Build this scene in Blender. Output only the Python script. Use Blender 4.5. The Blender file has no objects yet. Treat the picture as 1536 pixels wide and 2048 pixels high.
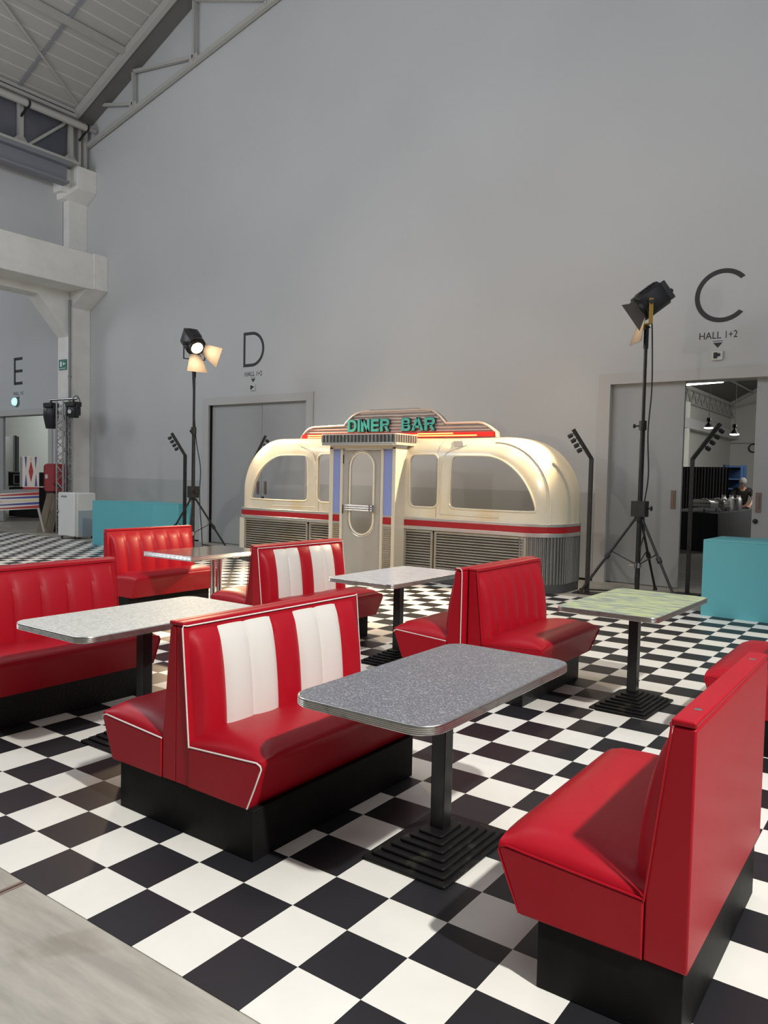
import bpy, bmesh, math, random
from mathutils import Vector, Matrix
random.seed(7)
PI = math.pi
SC = bpy.context.scene
COL = SC.collection

# ---------------------------------------------------------------- helpers
class MB:
    """collects vertices and faces of ONE mesh"""
    def __init__(s): s.v = []; s.f = []; s.m = []; s.sm = []
    def add(s, vs, fs, mi=0, smooth=False):
        b = len(s.v); s.v += [tuple(v) for v in vs]
        for f in fs: s.f.append([b+i for i in f]); s.m.append(mi); s.sm.append(smooth)
        return s
    def box(s, x0, x1, y0, y1, z0, z1, mi=0):
        vs = [(x,y,z) for z in (z0,z1) for y in (y0,y1) for x in (x0,x1)]
        return s.add(vs, [(0,2,3,1),(4,5,7,6),(0,1,5,4),(2,6,7,3),(0,4,6,2),(1,3,7,5)], mi)
    def bar(s, a, b, w, h=None, mi=0, up=(0,0,1)):
        h = h or w; a = Vector(a); b = Vector(b); d = (b-a).normalized(); u = Vector(up)
        if abs(d.dot(u)) > .98: u = Vector((0,1,0))
        r = d.cross(u).normalized(); t = r.cross(d)
        vs = [p+r*(sx*w/2)+t*(sy*h/2) for p in (a,b) for sx,sy in ((-1,-1),(1,-1),(1,1),(-1,1))]
        return s.add(vs, [(3,2,1,0),(4,5,6,7),(0,1,5,4),(1,2,6,5),(2,3,7,6),(3,0,4,7)], mi)
    def prism(s, poly, axis, a, b, mi=0, smooth=False):
        """poly of 2D points extruded along axis ('x','y','z') from a to b"""
        def P(p, t):
            return (t,p[0],p[1]) if axis == 'x' else (p[0],t,p[1]) if axis == 'y' else (p[0],p[1],t)
        n = len(poly); vs = [P(p,a) for p in poly]+[P(p,b) for p in poly]
        ar = sum(poly[i][0]*poly[(i+1)%n][1]-poly[(i+1)%n][0]*poly[i][1] for i in range(n))
        flip = (ar > 0) == (axis != 'y')
        fs = [list(range(n))[::-1], list(range(n,2*n))]+[(i,(i+1)%n,n+(i+1)%n,n+i) for i in range(n)]
        if (b < a): flip = not flip
        if not flip: fs = [list(f)[::-1] for f in fs]
        b0 = len(s.f); s.add(vs, fs, mi)
        if smooth:
            for k in range(b0+2, len(s.f)): s.sm[k] = True
        return s
    def tube(s, pts, r, n=8, mi=0, closed=False, caps=True, radii=None):
        pts = [Vector(p) for p in pts]; N = len(pts)
        t0 = (pts[1]-pts[0]).normalized(); u = t0.cross(Vector((0,0,1)))
        if u.length < .05: u = t0.cross(Vector((0,1,0)))
        u.normalize(); rings = []
        for i,p in enumerate(pts):
            if closed: t = pts[(i+1)%N]-pts[i-1]
            else: t = pts[min(i+1,N-1)]-pts[max(i-1,0)]
            t.normalize(); u = (u-t*u.dot(t)).normalized(); w = t.cross(u)
            rr = radii[i] if radii else r
            rings.append([p+(u*math.cos(2*PI*k/n)+w*math.sin(2*PI*k/n))*rr for k in range(n)])
        vs = [v for R in rings for v in R]; fs = []
        for i in range(N if closed else N-1):
            j = (i+1)%N
            fs += [(i*n+k, i*n+(k+1)%n, j*n+(k+1)%n, j*n+k) for k in range(n)]
        b0 = len(s.f); s.add(vs, fs, mi, True)
        if caps and not closed:
            b = len(s.v)-len(vs)
            s.f.append([b+k for k in range(n)][::-1]); s.f.append([b+(N-1)*n+k for k in range(n)])
            s.m += [mi,mi]; s.sm += [False,False]
        return s
    def lathe(s, prof, c=(0,0,0), n=24, mi=0, axis=None, smooth=True):
        """prof = [(radius, height)], around local z (or an axis vector) through c"""
        q = Vector((0,0,1)).rotation_difference(Vector(axis).normalized()) if axis is not None else None
        vs = []
        for r,h in prof:
            for k in range(n):
                v = Vector((r*math.cos(2*PI*k/n), r*math.sin(2*PI*k/n), h))
                if q: v = q @ v
                vs.append(v+Vector(c))
        fs = [(i*n+k, i*n+(k+1)%n, (i+1)*n+(k+1)%n, (i+1)*n+k) for i in range(len(prof)-1) for k in range(n)]
        s.add(vs, fs, mi, smooth); b = len(s.v)-len(vs)
        s.f.append([b+k for k in range(n)][::-1]); s.f.append([b+(len(prof)-1)*n+k for k in range(n)])
        s.m += [mi,mi]; s.sm += [False,False]
        return s
    def grid(s, P, mi=0, smooth=True, mfun=None, flip=False):
        R = len(P); Cn = len(P[0]); b = len(s.v)
        s.v += [tuple(p) for row in P for p in row]
        for i in range(R-1):
            for j in range(Cn-1):
                f = [b+i*Cn+j, b+i*Cn+j+1, b+(i+1)*Cn+j+1, b+(i+1)*Cn+j]
                s.f.append(f[::-1] if flip else f); s.m.append(mfun(i,j) if mfun else mi); s.sm.append(smooth)
        return s
    def mesh(s, name, mats):
        me = bpy.data.meshes.new(name); me.from_pydata(s.v, [], s.f)
        for m in (mats if isinstance(mats,(list,tuple)) else [mats]): me.materials.append(m)
        me.polygons.foreach_set('material_index', s.m); me.polygons.foreach_set('use_smooth', s.sm)
        me.update(); return me
    def build(s, name, mats, parent=None, bevel=0, seg=2, loc=None, rot=None, sub=0, fix=True, angle=30):
        me = s.mesh(name, mats)
        if fix:
            bm = bmesh.new(); bm.from_mesh(me); bmesh.ops.recalc_face_normals(bm, faces=bm.faces); bm.to_mesh(me); bm.free()
        o = bpy.data.objects.new(name, me); COL.objects.link(o)
        if parent: o.parent = parent
        if loc: o.location = loc
        if rot: o.rotation_euler = rot
        if sub:
            d = o.modifiers.new('s','SUBSURF'); d.levels = sub; d.render_levels = sub
        if bevel:
            d = o.modifiers.new('b','BEVEL'); d.width = bevel; d.segments = seg; d.limit_method = 'ANGLE'; d.angle_limit = math.radians(angle)
            d.harden_normals = False
            for p in me.polygons: p.use_smooth = True
            me.set_sharp_from_angle(angle=math.radians(60))
        elif any(s.sm):
            me.set_sharp_from_angle(angle=math.radians(50))
        return o

def tag(o, label=None, cat=None, group=None, kind=None):
    if label: o['label'] = label
    if cat: o['category'] = cat
    if group: o['group'] = group
    if kind: o['kind'] = kind
    return o
def thing(name, label, cat, loc=(0,0,0), rz=0, group=None, rot=None):
    o = bpy.data.objects.new(name, None); COL.objects.link(o); o.empty_display_size = .2
    o.location = loc; o.rotation_euler = rot if rot else (0,0,rz)
    return tag(o, label, cat, group)
def struct(name, mb, mat, parent=None, **k):
    o = mb.build(name, mat, parent, **k)
    if not parent: o['kind'] = 'structure'
    return o
def copy_tree(o, parent=None):
    c = o.copy(); COL.objects.link(c); c.parent = parent
    for ch in list(o.children): copy_tree(ch, c)
    return c
def arc(cx, cy, r, a0, a1, n, ry=None):
    ry = ry or r
    return [(cx+r*math.cos(math.radians(a0+(a1-a0)*i/n)), cy+ry*math.sin(math.radians(a0+(a1-a0)*i/n))) for i in range(n+1)]
def rrect(x0, x1, y0, y1, r, n=6):
    return arc(x1-r,y0+r,r,-90,0,n)+arc(x1-r,y1-r,r,0,90,n)+arc(x0+r,y1-r,r,90,180,n)+arc(x0+r,y0+r,r,180,270,n)

# ---------------------------------------------------------------- materials
def mat(name, col, rough=.5, metal=0, spec=.5, coat=0, bump=None, emis=None, es=0, trans=0, vary=None):
    """vary=(scale, colour2, low, high, detail, (sx,sy,sz)) mixes a second colour by noise; bump=(scale,strength)"""
    m = bpy.data.materials.new(name); m.use_nodes = True; nt = m.node_tree; N = nt.nodes; L = nt.links
    p = N['Principled BSDF']
    p.inputs['Base Color'].default_value = (*col,1); p.inputs['Roughness'].default_value = rough
    p.inputs['Metallic'].default_value = metal; p.inputs['Specular IOR Level'].default_value = spec
    p.inputs['Coat Weight'].default_value = coat; p.inputs['Coat Roughness'].default_value = .15
    p.inputs['Transmission Weight'].default_value = trans
    if emis: p.inputs['Emission Color'].default_value = (*emis,1); p.inputs['Emission Strength'].default_value = es
    tc = N.new('ShaderNodeTexCoord')
    if vary:
        sc, c2, lo, hi, det, stretch = vary
        mp = N.new('ShaderNodeMapping'); mp.inputs['Scale'].default_value = stretch; L.new(tc.outputs['Object'], mp.inputs[0])
        nz = N.new('ShaderNodeTexNoise'); nz.inputs['Scale'].default_value = sc; nz.inputs['Detail'].default_value = det; L.new(mp.outputs[0], nz.inputs[0])
        rp = N.new('ShaderNodeValToRGB'); rp.color_ramp.elements[0].position = lo; rp.color_ramp.elements[1].position = hi
        rp.color_ramp.elements[0].color = (*col,1); rp.color_ramp.elements[1].color = (*c2,1)
        L.new(nz.outputs[0], rp.inputs[0]); L.new(rp.outputs[0], p.inputs['Base Color'])
    if bump:
        nb = N.new('ShaderNodeTexNoise'); nb.inputs['Scale'].default_value = bump[0]; nb.inputs['Detail'].default_value = 3; L.new(tc.outputs['Object'], nb.inputs[0])
        bp = N.new('ShaderNodeBump'); bp.inputs['Strength'].default_value = bump[1]; bp.inputs['Distance'].default_value = .01
        L.new(nb.outputs[0], bp.inputs['Height']); L.new(bp.outputs[0], p.inputs['Normal'])
    return m
S1 = (1,1,1)
M = {}
M['wall'] = mat('wall_paint', (.56,.565,.56), .85, bump=(9,.05), vary=(.35,(.515,.52,.515),.35,.75,2,S1))
M['dado'] = mat('dado_paint', (.43,.44,.43), .7)
M['white_paint'] = mat('white_masonry', (.82,.81,.77), .8, bump=(14,.15), vary=(2.5,(.74,.72,.66),.4,.8,3,S1))
M['steel_white'] = mat('steel_paint', (.45,.44,.41), .5)
M['steel_grey'] = mat('girder_paint', (.23,.235,.26), .6)
M['doorleaf'] = mat('door_leaf_paint', (.39,.395,.39), .55)
M['doorframe'] = mat('door_frame_paint', (.50,.49,.475), .7)
M['porch_door'] = mat('porch_door_paint', (.36,.34,.30), .42, bump=(12,.05), vary=(2.2,(.29,.26,.215),.5,.8,5,(1,1,.3)))
M['rooflight'] = mat('old_glass', (.10,.105,.13), .35, vary=(1.2,(.17,.17,.18),.4,.7,2,S1))
M['red'] = mat('red_vinyl', (.42,.006,.017), .42, spec=.26, coat=.03, bump=(60,.035), vary=(3.0,(.39,.005,.015),.35,.75,3,S1))
M['redseat'] = M['red']
M['white_vinyl'] = mat('white_vinyl', (.74,.72,.67), .4, coat=.08, bump=(60,.03))
M['piping'] = mat('white_piping', (.85,.80,.76), .4)
M['black_paint'] = mat('black_plinth', (.008,.008,.008), .55, spec=.12, bump=(35,.06), vary=(8,(.014,.014,.013),.4,.8,4,S1))
M['black_tolex'] = mat('black_tolex', (.010,.010,.010), .4, spec=.3, bump=(55,.7))
M['iron'] = mat('cast_iron', (.009,.009,.009), .45, spec=.25, bump=(25,.2), vary=(14,(.05,.045,.035),.58,.8,5,S1))
M['iron_pole'] = mat('black_pole', (.010,.010,.010), .25, bump=(14,.05))
M['chrome'] = mat('chrome', (.72,.72,.72), .2, 1)
M['alu'] = mat('ribbed_aluminium', (.62,.61,.59), .3, 1, bump=(30,.08), vary=(20,(.42,.40,.36),.55,.8,4,S1))
M['steel'] = mat('galvanised', (.50,.50,.50), .35, 1)
M['black_metal'] = mat('black_metal', (.015,.015,.015), .42, vary=(12,(.035,.033,.03),.5,.8,3,S1))
M['black_plastic'] = mat('black_plastic', (.02,.021,.023), .4)
M['cable'] = mat('black_rubber', (.012,.012,.012), .6)
M['brown'] = mat('brown_handle', (.22,.15,.12), .5)
M['cream'] = mat('cream_shell', (.70,.64,.50), .24, coat=.5, bump=(3,.03), vary=(1.6,(.66,.52,.30),.52,.80,5,(1,1,.35)))
M['cream_dull'] = mat('aged_cream_paint', (.58,.53,.43), .42, bump=(12,.05), vary=(2.2,(.55,.48,.36),.5,.8,5,(1,1,.3)))
M['stripe'] = mat('red_stripe', (.33,.010,.016), .35)
M['silver'] = mat('silver_trim', (.72,.70,.66), .28, .8)
M['slat'] = mat('slat_metal', (.37,.34,.285), .4, .45, bump=(20,.1), vary=(3,(.30,.25,.16),.45,.75,4,S1))
M['rib'] = mat('rib_metal', (.33,.33,.32), .32, .75, vary=(4,(.22,.22,.21),.4,.7,4,(1,1,.2)))
M['kick_gap_shade'] = mat('kick_board', (.06,.062,.062), .5)
M['blue'] = mat('blue_panel', (.22,.27,.52), .35)
M['sign'] = mat('sign_metal', (.36,.30,.27), .38, .5, vary=(5,(.28,.22,.20),.4,.8,4,S1))
M['sign_rib'] = mat('sign_rib', (.50,.43,.39), .35, .5)
M['sign_edge'] = mat('sign_edge', (.62,.52,.46), .35, .3)
M['teal'] = mat('teal_letters', (.07,.43,.37), .4)
M['tealside'] = mat('letter_sides', (.05,.045,.05), .5)
M['neon'] = mat('neon_orange', (1,.3,.1), .4, emis=(1,.23,.06), es=5)
M['tray_glow'] = mat('neon_tray_glow', (.6,.01,.01), .4, emis=(1,.02,.01), es=.7)
M['turq'] = mat('turquoise_block', (.115,.42,.47), .55, bump=(6,.03))
M['bulb'] = mat('lamp_lens', (1,.9,.7), .3, emis=(1,.80,.52), es=55)
M['flap'] = mat('barn_door', (.13,.11,.095), .5, .2)
M['yellow'] = mat('yellow_bracket', (.48,.30,.05), .5)
M['fridge'] = mat('fridge_white', (.72,.73,.70), .35)
M['fridge_reflect'] = mat('fridge_reflection', (.34,.42,.46), .35)
M['pin_white'] = mat('pinball_white', (.72,.66,.60), .45)
M['pin_red'] = mat('pinball_red', (.38,.03,.03), .45)
M['pin_blue'] = mat('pinball_blue', (.05,.06,.26), .45)
M['pin_yellow'] = mat('pinball_yellow', (.62,.58,.30), .45)
M['grey_metal'] = mat('grey_cabinet', (.25,.26,.26), .5)
M['darkred'] = mat('dark_red_box', (.34,.03,.035), .4)
M['board'] = mat('brown_board', (.20,.165,.12), .7, vary=(5,(.15,.12,.085),.4,.7,3,(1,1,.2)))
M['exit'] = mat('exit_green', (.01,.12,.08), .5, emis=(.01,.12,.08), es=.15)
M['exit_white'] = mat('exit_white', (.7,.8,.78), .5)
M['cyan'] = mat('cyan_lamp', (.3,.9,.9), .4, emis=(.35,.95,1), es=1.6)
M['letter'] = mat('wall_letter_grey', (.045,.043,.045), .8)
M['offwhite'] = mat('off_white_plastic', (.62,.61,.58), .5)
M['skin'] = mat('skin', (.50,.28,.20), .5)
M['hair'] = mat('grey_hair', (.26,.25,.25), .8, bump=(90,.6))
M['shirt'] = mat('black_cotton', (.008,.008,.008), .9)
M['cloth'] = mat('black_cloth', (.035,.036,.04), .85, bump=(4,.4))
M['curtain'] = mat('black_drape', (.006,.006,.006), .95)
M['shelf_blue'] = mat('blue_steel_shelf', (.010,.032,.09), .5)
M['shelf_rail'] = mat('blue_rail', (.06,.13,.27), .4)
M['orange'] = mat('orange_fruit', (.5,.16,.05), .6)
M['strip'] = mat('tube_light', (1,1,1), .5, emis=(1,.98,.9), es=7)
M['far_wall'] = mat('far_wall_paint', (.60,.60,.56), .85)
M['lampwhite'] = mat('lit_shade', (1,1,1), .5, emis=(1,1,.97), es=9)

def laminate(name, c1, c2, scale, lo, hi, stretch=S1, rough=.3, rot=0, c3=None, worm=False):
    m = bpy.data.materials.new(name); m.use_nodes = True; nt = m.node_tree; N = nt.nodes; L = nt.links
    p = N['Principled BSDF']; p.inputs['Roughness'].default_value = rough; p.inputs['Coat Weight'].default_value = .04
    tc = N.new('ShaderNodeTexCoord'); mp = N.new('ShaderNodeMapping'); mp.inputs['Scale'].default_value = stretch
    mp.inputs['Rotation'].default_value = (0,0,rot); L.new(tc.outputs['Object'], mp.inputs[0])
    if worm:
        tx = N.new('ShaderNodeTexNoise'); tx.inputs['Scale'].default_value = scale; tx.inputs['Detail'].default_value = 1; L.new(mp.outputs[0], tx.inputs[0])
        s = N.new('ShaderNodeMath'); s.operation = 'SUBTRACT'; s.inputs[1].default_value = .5; L.new(tx.outputs[0], s.inputs[0])
        a = N.new('ShaderNodeMath'); a.operation = 'ABSOLUTE'; L.new(s.outputs[0], a.inputs[0]); src = a.outputs[0]
    else:
        tx = N.new('ShaderNodeTexNoise'); tx.inputs['Scale'].default_value = scale; tx.inputs['Detail'].default_value = 5; L.new(mp.outputs[0], tx.inputs[0]); src = tx.outputs[0]
    rp = N.new('ShaderNodeValToRGB'); e = rp.color_ramp.elements
    e[0].position = lo; e[1].position = hi; e[0].color = (*c1,1); e[1].color = (*c2,1)
    if c3:
        x = e.new((lo+hi)/2); x.color = (*c3,1)
    L.new(src, rp.inputs[0]); L.new(rp.outputs[0], p.inputs['Base Color'])
    return m
M['lam_grey'] = laminate('grey_crackle_laminate', (.335,.345,.375), (.125,.132,.155), 58, .004, .05, worm=True, rough=.34)
M['lam_white'] = laminate('white_speckle_laminate', (.50,.52,.49), (.70,.71,.67), 60, .35, .6, rough=.5)
M['lam_pale'] = laminate('pale_marble_laminate', (.62,.62,.64), (.72,.72,.73), 14, .35, .65, rough=.25)
M['lam_green'] = laminate('green_streak_laminate', (.24,.30,.30), (.56,.62,.30), 7, .36, .62, stretch=(1,3.6,1), rot=math.radians(-58), c3=(.42,.50,.33), rough=.35)
M['lam_dark'] = mat('dark_gloss_top', (.045,.045,.05), .08, coat=.6)

def checker_mat():
    m = bpy.data.materials.new('checker_vinyl'); m.use_nodes = True; nt = m.node_tree; N = nt.nodes; L = nt.links
    p = N['Principled BSDF']; tc = N.new('ShaderNodeTexCoord')
    mp = N.new('ShaderNodeMapping'); mp.inputs['Scale'].default_value = (1/.26,1/.26,0); mp.inputs['Location'].default_value = (0,0,.5)
    L.new(tc.outputs['Object'], mp.inputs[0])
    ck = N.new('ShaderNodeTexChecker'); ck.inputs['Scale'].default_value = 1.0; L.new(mp.outputs[0], ck.inputs[0])
    ck.inputs['Color1'].default_value = (.86,.845,.775,1); ck.inputs['Color2'].default_value = (.017,.017,.02,1)
    nz = N.new('ShaderNodeTexNoise'); nz.inputs['Scale'].default_value = 5; nz.inputs['Detail'].default_value = 6; L.new(tc.outputs['Object'], nz.inputs[0])
    mr = N.new('ShaderNodeMapRange'); mr.inputs[1].default_value = .3; mr.inputs[2].default_value = .75; mr.inputs[3].default_value = 1.0; mr.inputs[4].default_value = .93
    L.new(nz.outputs[0], mr.inputs[0])
    mx = N.new('ShaderNodeMix'); mx.data_type = 'RGBA'; mx.blend_type = 'MULTIPLY'; mx.inputs[0].default_value = 1
    L.new(ck.outputs[0], mx.inputs[6]); L.new(mr.outputs[0], mx.inputs[7]); L.new(mx.outputs[2], p.inputs['Base Color'])
    r = N.new('ShaderNodeMapRange'); r.inputs[3].default_value = .36; r.inputs[4].default_value = .5; L.new(nz.outputs[0], r.inputs[0]); L.new(r.outputs[0], p.inputs['Roughness'])
    p.inputs['Specular IOR Level'].default_value = .45
    return m
M['checker'] = checker_mat()
def concrete_mat():
    m = bpy.data.materials.new('polished_concrete'); m.use_nodes = True; nt = m.node_tree; N = nt.nodes; L = nt.links
    p = N['Principled BSDF']; tc = N.new('ShaderNodeTexCoord')
    mp = N.new('ShaderNodeMapping'); mp.inputs['Rotation'].default_value = (0,0,.5); mp.inputs['Scale'].default_value = (.6,3.5,1); L.new(tc.outputs['Object'], mp.inputs[0])
    a = N.new('ShaderNodeTexNoise'); a.inputs['Scale'].default_value = 2.4; a.inputs['Detail'].default_value = 10; a.inputs['Roughness'].default_value = .62; L.new(mp.outputs[0], a.inputs[0])
    b = N.new('ShaderNodeTexNoise'); b.inputs['Scale'].default_value = 2.4; b.inputs['Detail'].default_value = 3; L.new(tc.outputs['Object'], b.inputs[0])
    r1 = N.new('ShaderNodeValToRGB'); e = r1.color_ramp.elements; e[0].position = .40; e[1].position = .62; e[0].color = (.47,.44,.385,1); e[1].color = (.335,.315,.27,1)
    L.new(a.outputs[0], r1.inputs[0])
    r2 = N.new('ShaderNodeValToRGB'); e = r2.color_ramp.elements; e[0].position = .62; e[1].position = .68; e[0].color = (1,1,1,1); e[1].color = (.86,.83,.80,1)
    L.new(b.outputs[0], r2.inputs[0])
    mx = N.new('ShaderNodeMix'); mx.data_type = 'RGBA'; mx.blend_type = 'MULTIPLY'; mx.inputs[0].default_value = 1
    L.new(r1.outputs[0], mx.inputs[6]); L.new(r2.outputs[0], mx.inputs[7]); L.new(mx.outputs[2], p.inputs['Base Color'])
    p.inputs['Roughness'].default_value = .42
    return m
M['concrete'] = concrete_mat()
def roof_mat():
    m = bpy.data.materials.new('roof_panels'); m.use_nodes = True; nt = m.node_tree; N = nt.nodes; L = nt.links
    p = N['Principled BSDF']; p.inputs['Roughness'].default_value = .7; tc = N.new('ShaderNodeTexCoord')
    sx = N.new('ShaderNodeSeparateXYZ'); L.new(tc.outputs['Object'], sx.inputs[0])
    md = N.new('ShaderNodeMath'); md.operation = 'PINGPONG'; md.inputs[1].default_value = .16; L.new(sx.outputs[0], md.inputs[0])
    r = N.new('ShaderNodeValToRGB'); e = r.color_ramp.elements; e[0].position = .0; e[1].position = .022; e[0].color = (.62,.60,.55,1); e[1].color = (.40,.39,.36,1)
    L.new(md.outputs[0], r.inputs[0]); L.new(r.outputs[0], p.inputs['Base Color'])
    return m
M['roof'] = roof_mat()
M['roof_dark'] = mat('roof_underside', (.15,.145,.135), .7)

# ================================================================ THE HALL
WY = 10.42            # plane of the big end wall
def roof_z(x): return 12.33+.442*(x+11.35)
# floor
fl = MB().box(-45, 25, -25, 34, -.12, 0)
struct('floor', fl, M['concrete'])
struct('trim_24', MB().box(.085,.098,-4,-.0,.0003,.002).box(.106,.118,-4,-.0,.0003,.002), M['brown'])
struct('trim_25', MB().box(.098,.106,-4,-.0,.0003,.001), M['black_paint'])
# end wall with three doorways
wb = MB(); T_ = .35; DH = 3.127
xs = [(-45,9.0), (-20.4,9.0), (-17.18,9.0), (-10.64,None), (-7.69,None), (-1.33,None), (1.78,None), (22,None)]
def wseg(x0, x1, z0, front=WY):
    if x1 <= -15.4: wb.prism([(x0,z0),(x1,z0),(x1,9.3),(x0,9.3)], 'y', front, front+T_)
    else:
        xr = 4.0; zt = lambda x: roof_z(x) if x < xr else roof_z(xr)-.442*(x-xr)
        pts = [(x0,z0),(x1,z0),(x1,zt(x1))]+([(xr,zt(xr))] if x0 < xr < x1 else [])+[(x0,zt(x0))]
        wb.prism(pts, 'y', front, front+T_)
wseg(-45,-20.4,0); wseg(-20.4,-17.18,DH); wseg(-17.18,-15.4,0); wseg(-15.4,-10.64,0); wseg(-10.64,-7.69,DH)
wseg(-7.69,-1.33,0); wseg(-1.33,1.78,DH); wseg(1.78,22,0)
struct('wall_back', wb, M['wall'])
# grey dado on the end wall, laid on in paint thickness
for i,(a,b) in enumerate(((-15.25,-10.95),(-7.5,-1.53),(1.98,20)), 1):
    struct('trim_%d'%i, MB().box(a,b,WY-.004,WY,.03,1.416), M['dado'])
struct('dark_foot_strip', MB().box(-15.2,-10.96,WY-.015,WY,0,.035).box(-7.5,-1.53,WY-.015,WY,0,.035).box(1.98,20,WY-.015,WY,0,.035), M['black_paint'])  # thin dark strip along the foot of the wall
# roof slope and opposite slope
rf = MB()
for (x0,x1) in ((-15.6,4.0),(4.0,23.6)):
    z0 = roof_z(x0) if x0 < 4 else roof_z(4); z1 = roof_z(4) if x1 <= 4 else roof_z(4)-.442*19.6
    rf.add([(x0,-25,z0),(x1,-25,z1),(x1,WY,z1),(x0,WY,z0),(x0,-25,z0+.2),(x1,-25,z1+.2),(x1,WY,z1+.2),(x0,WY,z0+.2)],
           [(3,2,1,0),(4,5,6,7),(0,1,5,4),(1,2,6,5),(2,3,7,6),(3,0,4,7)])
struct('ceiling', rf, M['roof'])
def slope_bar(x0, x1, y0, y1, dz0, dz1):     # a beam that follows the slope
    return MB().add([(x,y,roof_z(x)+d) for d in (dz0,dz1) for y in (y0,y1) for x in (x0,x1)], [(0,2,3,1),(4,5,7,6),(0,1,5,4),(2,6,7,3),(0,4,6,2),(1,3,7,5)])
struct('trim_4', slope_bar(-15.2, 3.8, 9.98, 10.41, -.18, -.02), M['roof_dark'])           # unlit rafter underside by the wall, its shade put in the dark colour
struct('trim_5', slope_bar(-15.15, 3.8, 9.86, 9.98, -.22, -.02), M['steel_white'])         # rafter flange
struct('trim_6', slope_bar(-15.15, 3.8, 8.40, 8.46, -.05, -.02), M['steel_grey'])
for i,(x,d) in enumerate(((-13.1,.13),(-10.2,.13),(-7.3,.13)), 7):                           # purlins
    struct('trim_%d'%i, MB().box(x-.06,x+.06,-12,9.9,roof_z(x)-.16,roof_z(x)-.02), M['steel_white'])
struct('trim_10', MB().bar((-14.95,9.85,10.72),(-11.9,4.4,12.0),.05), M['steel_white'])     # wind brace
# wall truss: lower chord, posts, diagonals
tr = MB(); ch = lambda x: 9.91+.226*(x+15.34)
tr.bar((-15.25,10.33,ch(-15.25)),(-6.0,10.33,ch(-6)),.09,.10)
for x in (-13.34,-11.15,-8.9): tr.bar((x,10.3,ch(x)),(x,10.3,roof_z(x)-.2),.07)
tr.bar((-15.2,10.3,10.92),(-13.34,10.3,ch(-13.34)+.12),.07).bar((-13.34,10.3,roof_z(-13.34)-.2),(-11.15,10.3,ch(-11.15)+.1),.07).bar((-11.15,10.3,roof_z(-11.15)-.2),(-8.9,10.3,ch(-8.9)+.1),.07)
for x in (-13.34,-11.15): tr.box(x-.14,x+.14,10.28,10.34,ch(x)-.02,ch(x)+.16)
struct('trim_11', tr, M['steel_white'])
# corner column, corbels, arcade beam
cm = MB()
cm.box(-15.82,-15.25,9.85,WY,0,6.1)
cm.box(-15.9,-15.39,9.88,WY,6.9,8.5)
cm.add([(-15.39,9.7,8.45),(-15.39,WY,8.45),(-15.95,9.7,8.45),(-15.95,WY,8.45),(-15.0,9.88,8.68),(-15.0,WY,8.68),(-15.95,9.66,8.68),(-15.95,WY,8.68)],
       [(0,1,5,4),(2,6,7,3),(0,4,6,2),(1,3,7,5),(0,2,3,1),(4,5,7,6)])
cm.box(-15.95,-15.0,9.88,WY,8.68,9.24).box(-15.95,-15.3,9.60,9.88,8.6,9.2)
struct('trim_12', cm, M['white_paint'], bevel=.012)
bm_ = MB().box(-15.42,-14.52,-14,10.02,6.12,7.0).box(-15.42,-14.50,10.02,WY,6.14,7.02)
bm_.prism([(-15.27,5.72),(-14.52,6.15),(-15.3,6.15)], 'y', 9.85, WY)
bm_.prism([(9.9,4.95),(9.9,6.15),(7.2,6.15),(7.6,5.93),(9.0,5.93)], 'x', -15.82, -15.3)
struct('trim_13', bm_, M['white_paint'], bevel=.012)
struct('wall_left', MB().box(-15.9,-15.62,-14,9.86,7.0,8.9), M['wall'])
struct('trim_23', MB().box(-15.62,-15.5,9.70,WY,9.2,10.95), M['wall'])
# crane girder with clerestory above it
struct('trim_14', MB().box(-15.35,-14.95,-14,9.66,9.14,9.24).box(-15.2,-15.12,-14,9.66,8.78,9.14).box(-15.3,-15.0,-14,9.66,8.72,8.78), M['steel_grey'])
struct('trim_15', MB().box(-15.38,-14.93,-14,9.9,9.24,9.30).box(-15.3,-15.1,-14,9.9,10.56,10.64).box(-15.3,-15.05,-14,9.9,10.42,10.50), M['steel_white'])
cl = MB()
for y in (9.82,8.52,7.0,5.5,4.0): cl.box(-15.27,-15.17,y-.05,y+.05,9.3,10.55)
for y in (8.52,5.5): cl.bar((-15.2,y+.15,9.35),(-15.2,y+1.1,10.2),.06).bar((-15.2,y+1.1,10.2),(-15.2,y+1.25,10.5),.06)
for y in (8.52,9.82,7.0): cl.prism([(y-.28,9.3),(y+.28,9.3),(y+.05,9.55),(y-.05,9.55)], 'x', -15.24, -15.2).prism([(y-.3,10.55),(y+.3,10.55),(y+.05,10.28),(y-.05,10.28)], 'x', -15.24, -15.2)
cl.box(-15.3,-15.22,10.05,10.12,9.24,10.9).box(-15.3,-15.22,10.2,10.27,9.24,10.9)
struct('trim_16', cl, M['steel_white'])
for i,(a,b) in enumerate(((8.57,9.77),(7.05,8.47),(5.55,6.95),(4.05,5.45),(2.2,3.95)), 1):
    struct('window_%d'%i, MB().box(-15.34,-15.31,a,b,9.3,10.44), M['rooflight'])
pp = thing('ventilation_pipe', 'long grey round pipe running under the roof along the left clerestory windows', 'pipe', (0,0,0))
MB().tube([(-14.95,-10,10.22),(-14.95,10.1,10.22)], .085, 14).tube([(-14.95,10.1,10.22),(-14.95,10.35,10.22)], .05, 10).build('pipe_run', M['steel_white'], pp)
for y in (8.55,10.1): MB().tube([(-14.95,y-.025,10.22),(-14.95,y+.025,10.22)], .10, 14).bar((-14.95,y,10.15),(-15.2,y-.05,9.95),.04).build('pipe_clamp', M['black_metal'], pp)
dp = thing('downpipe', 'thin grey vertical pipe on the corner of the white column', 'pipe', (-15.20,9.80,0))
MB().tube([(0,0,0),(0,0,5.9)], .035, 10).build('pipe_run', M['grey_metal'], dp)
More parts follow.
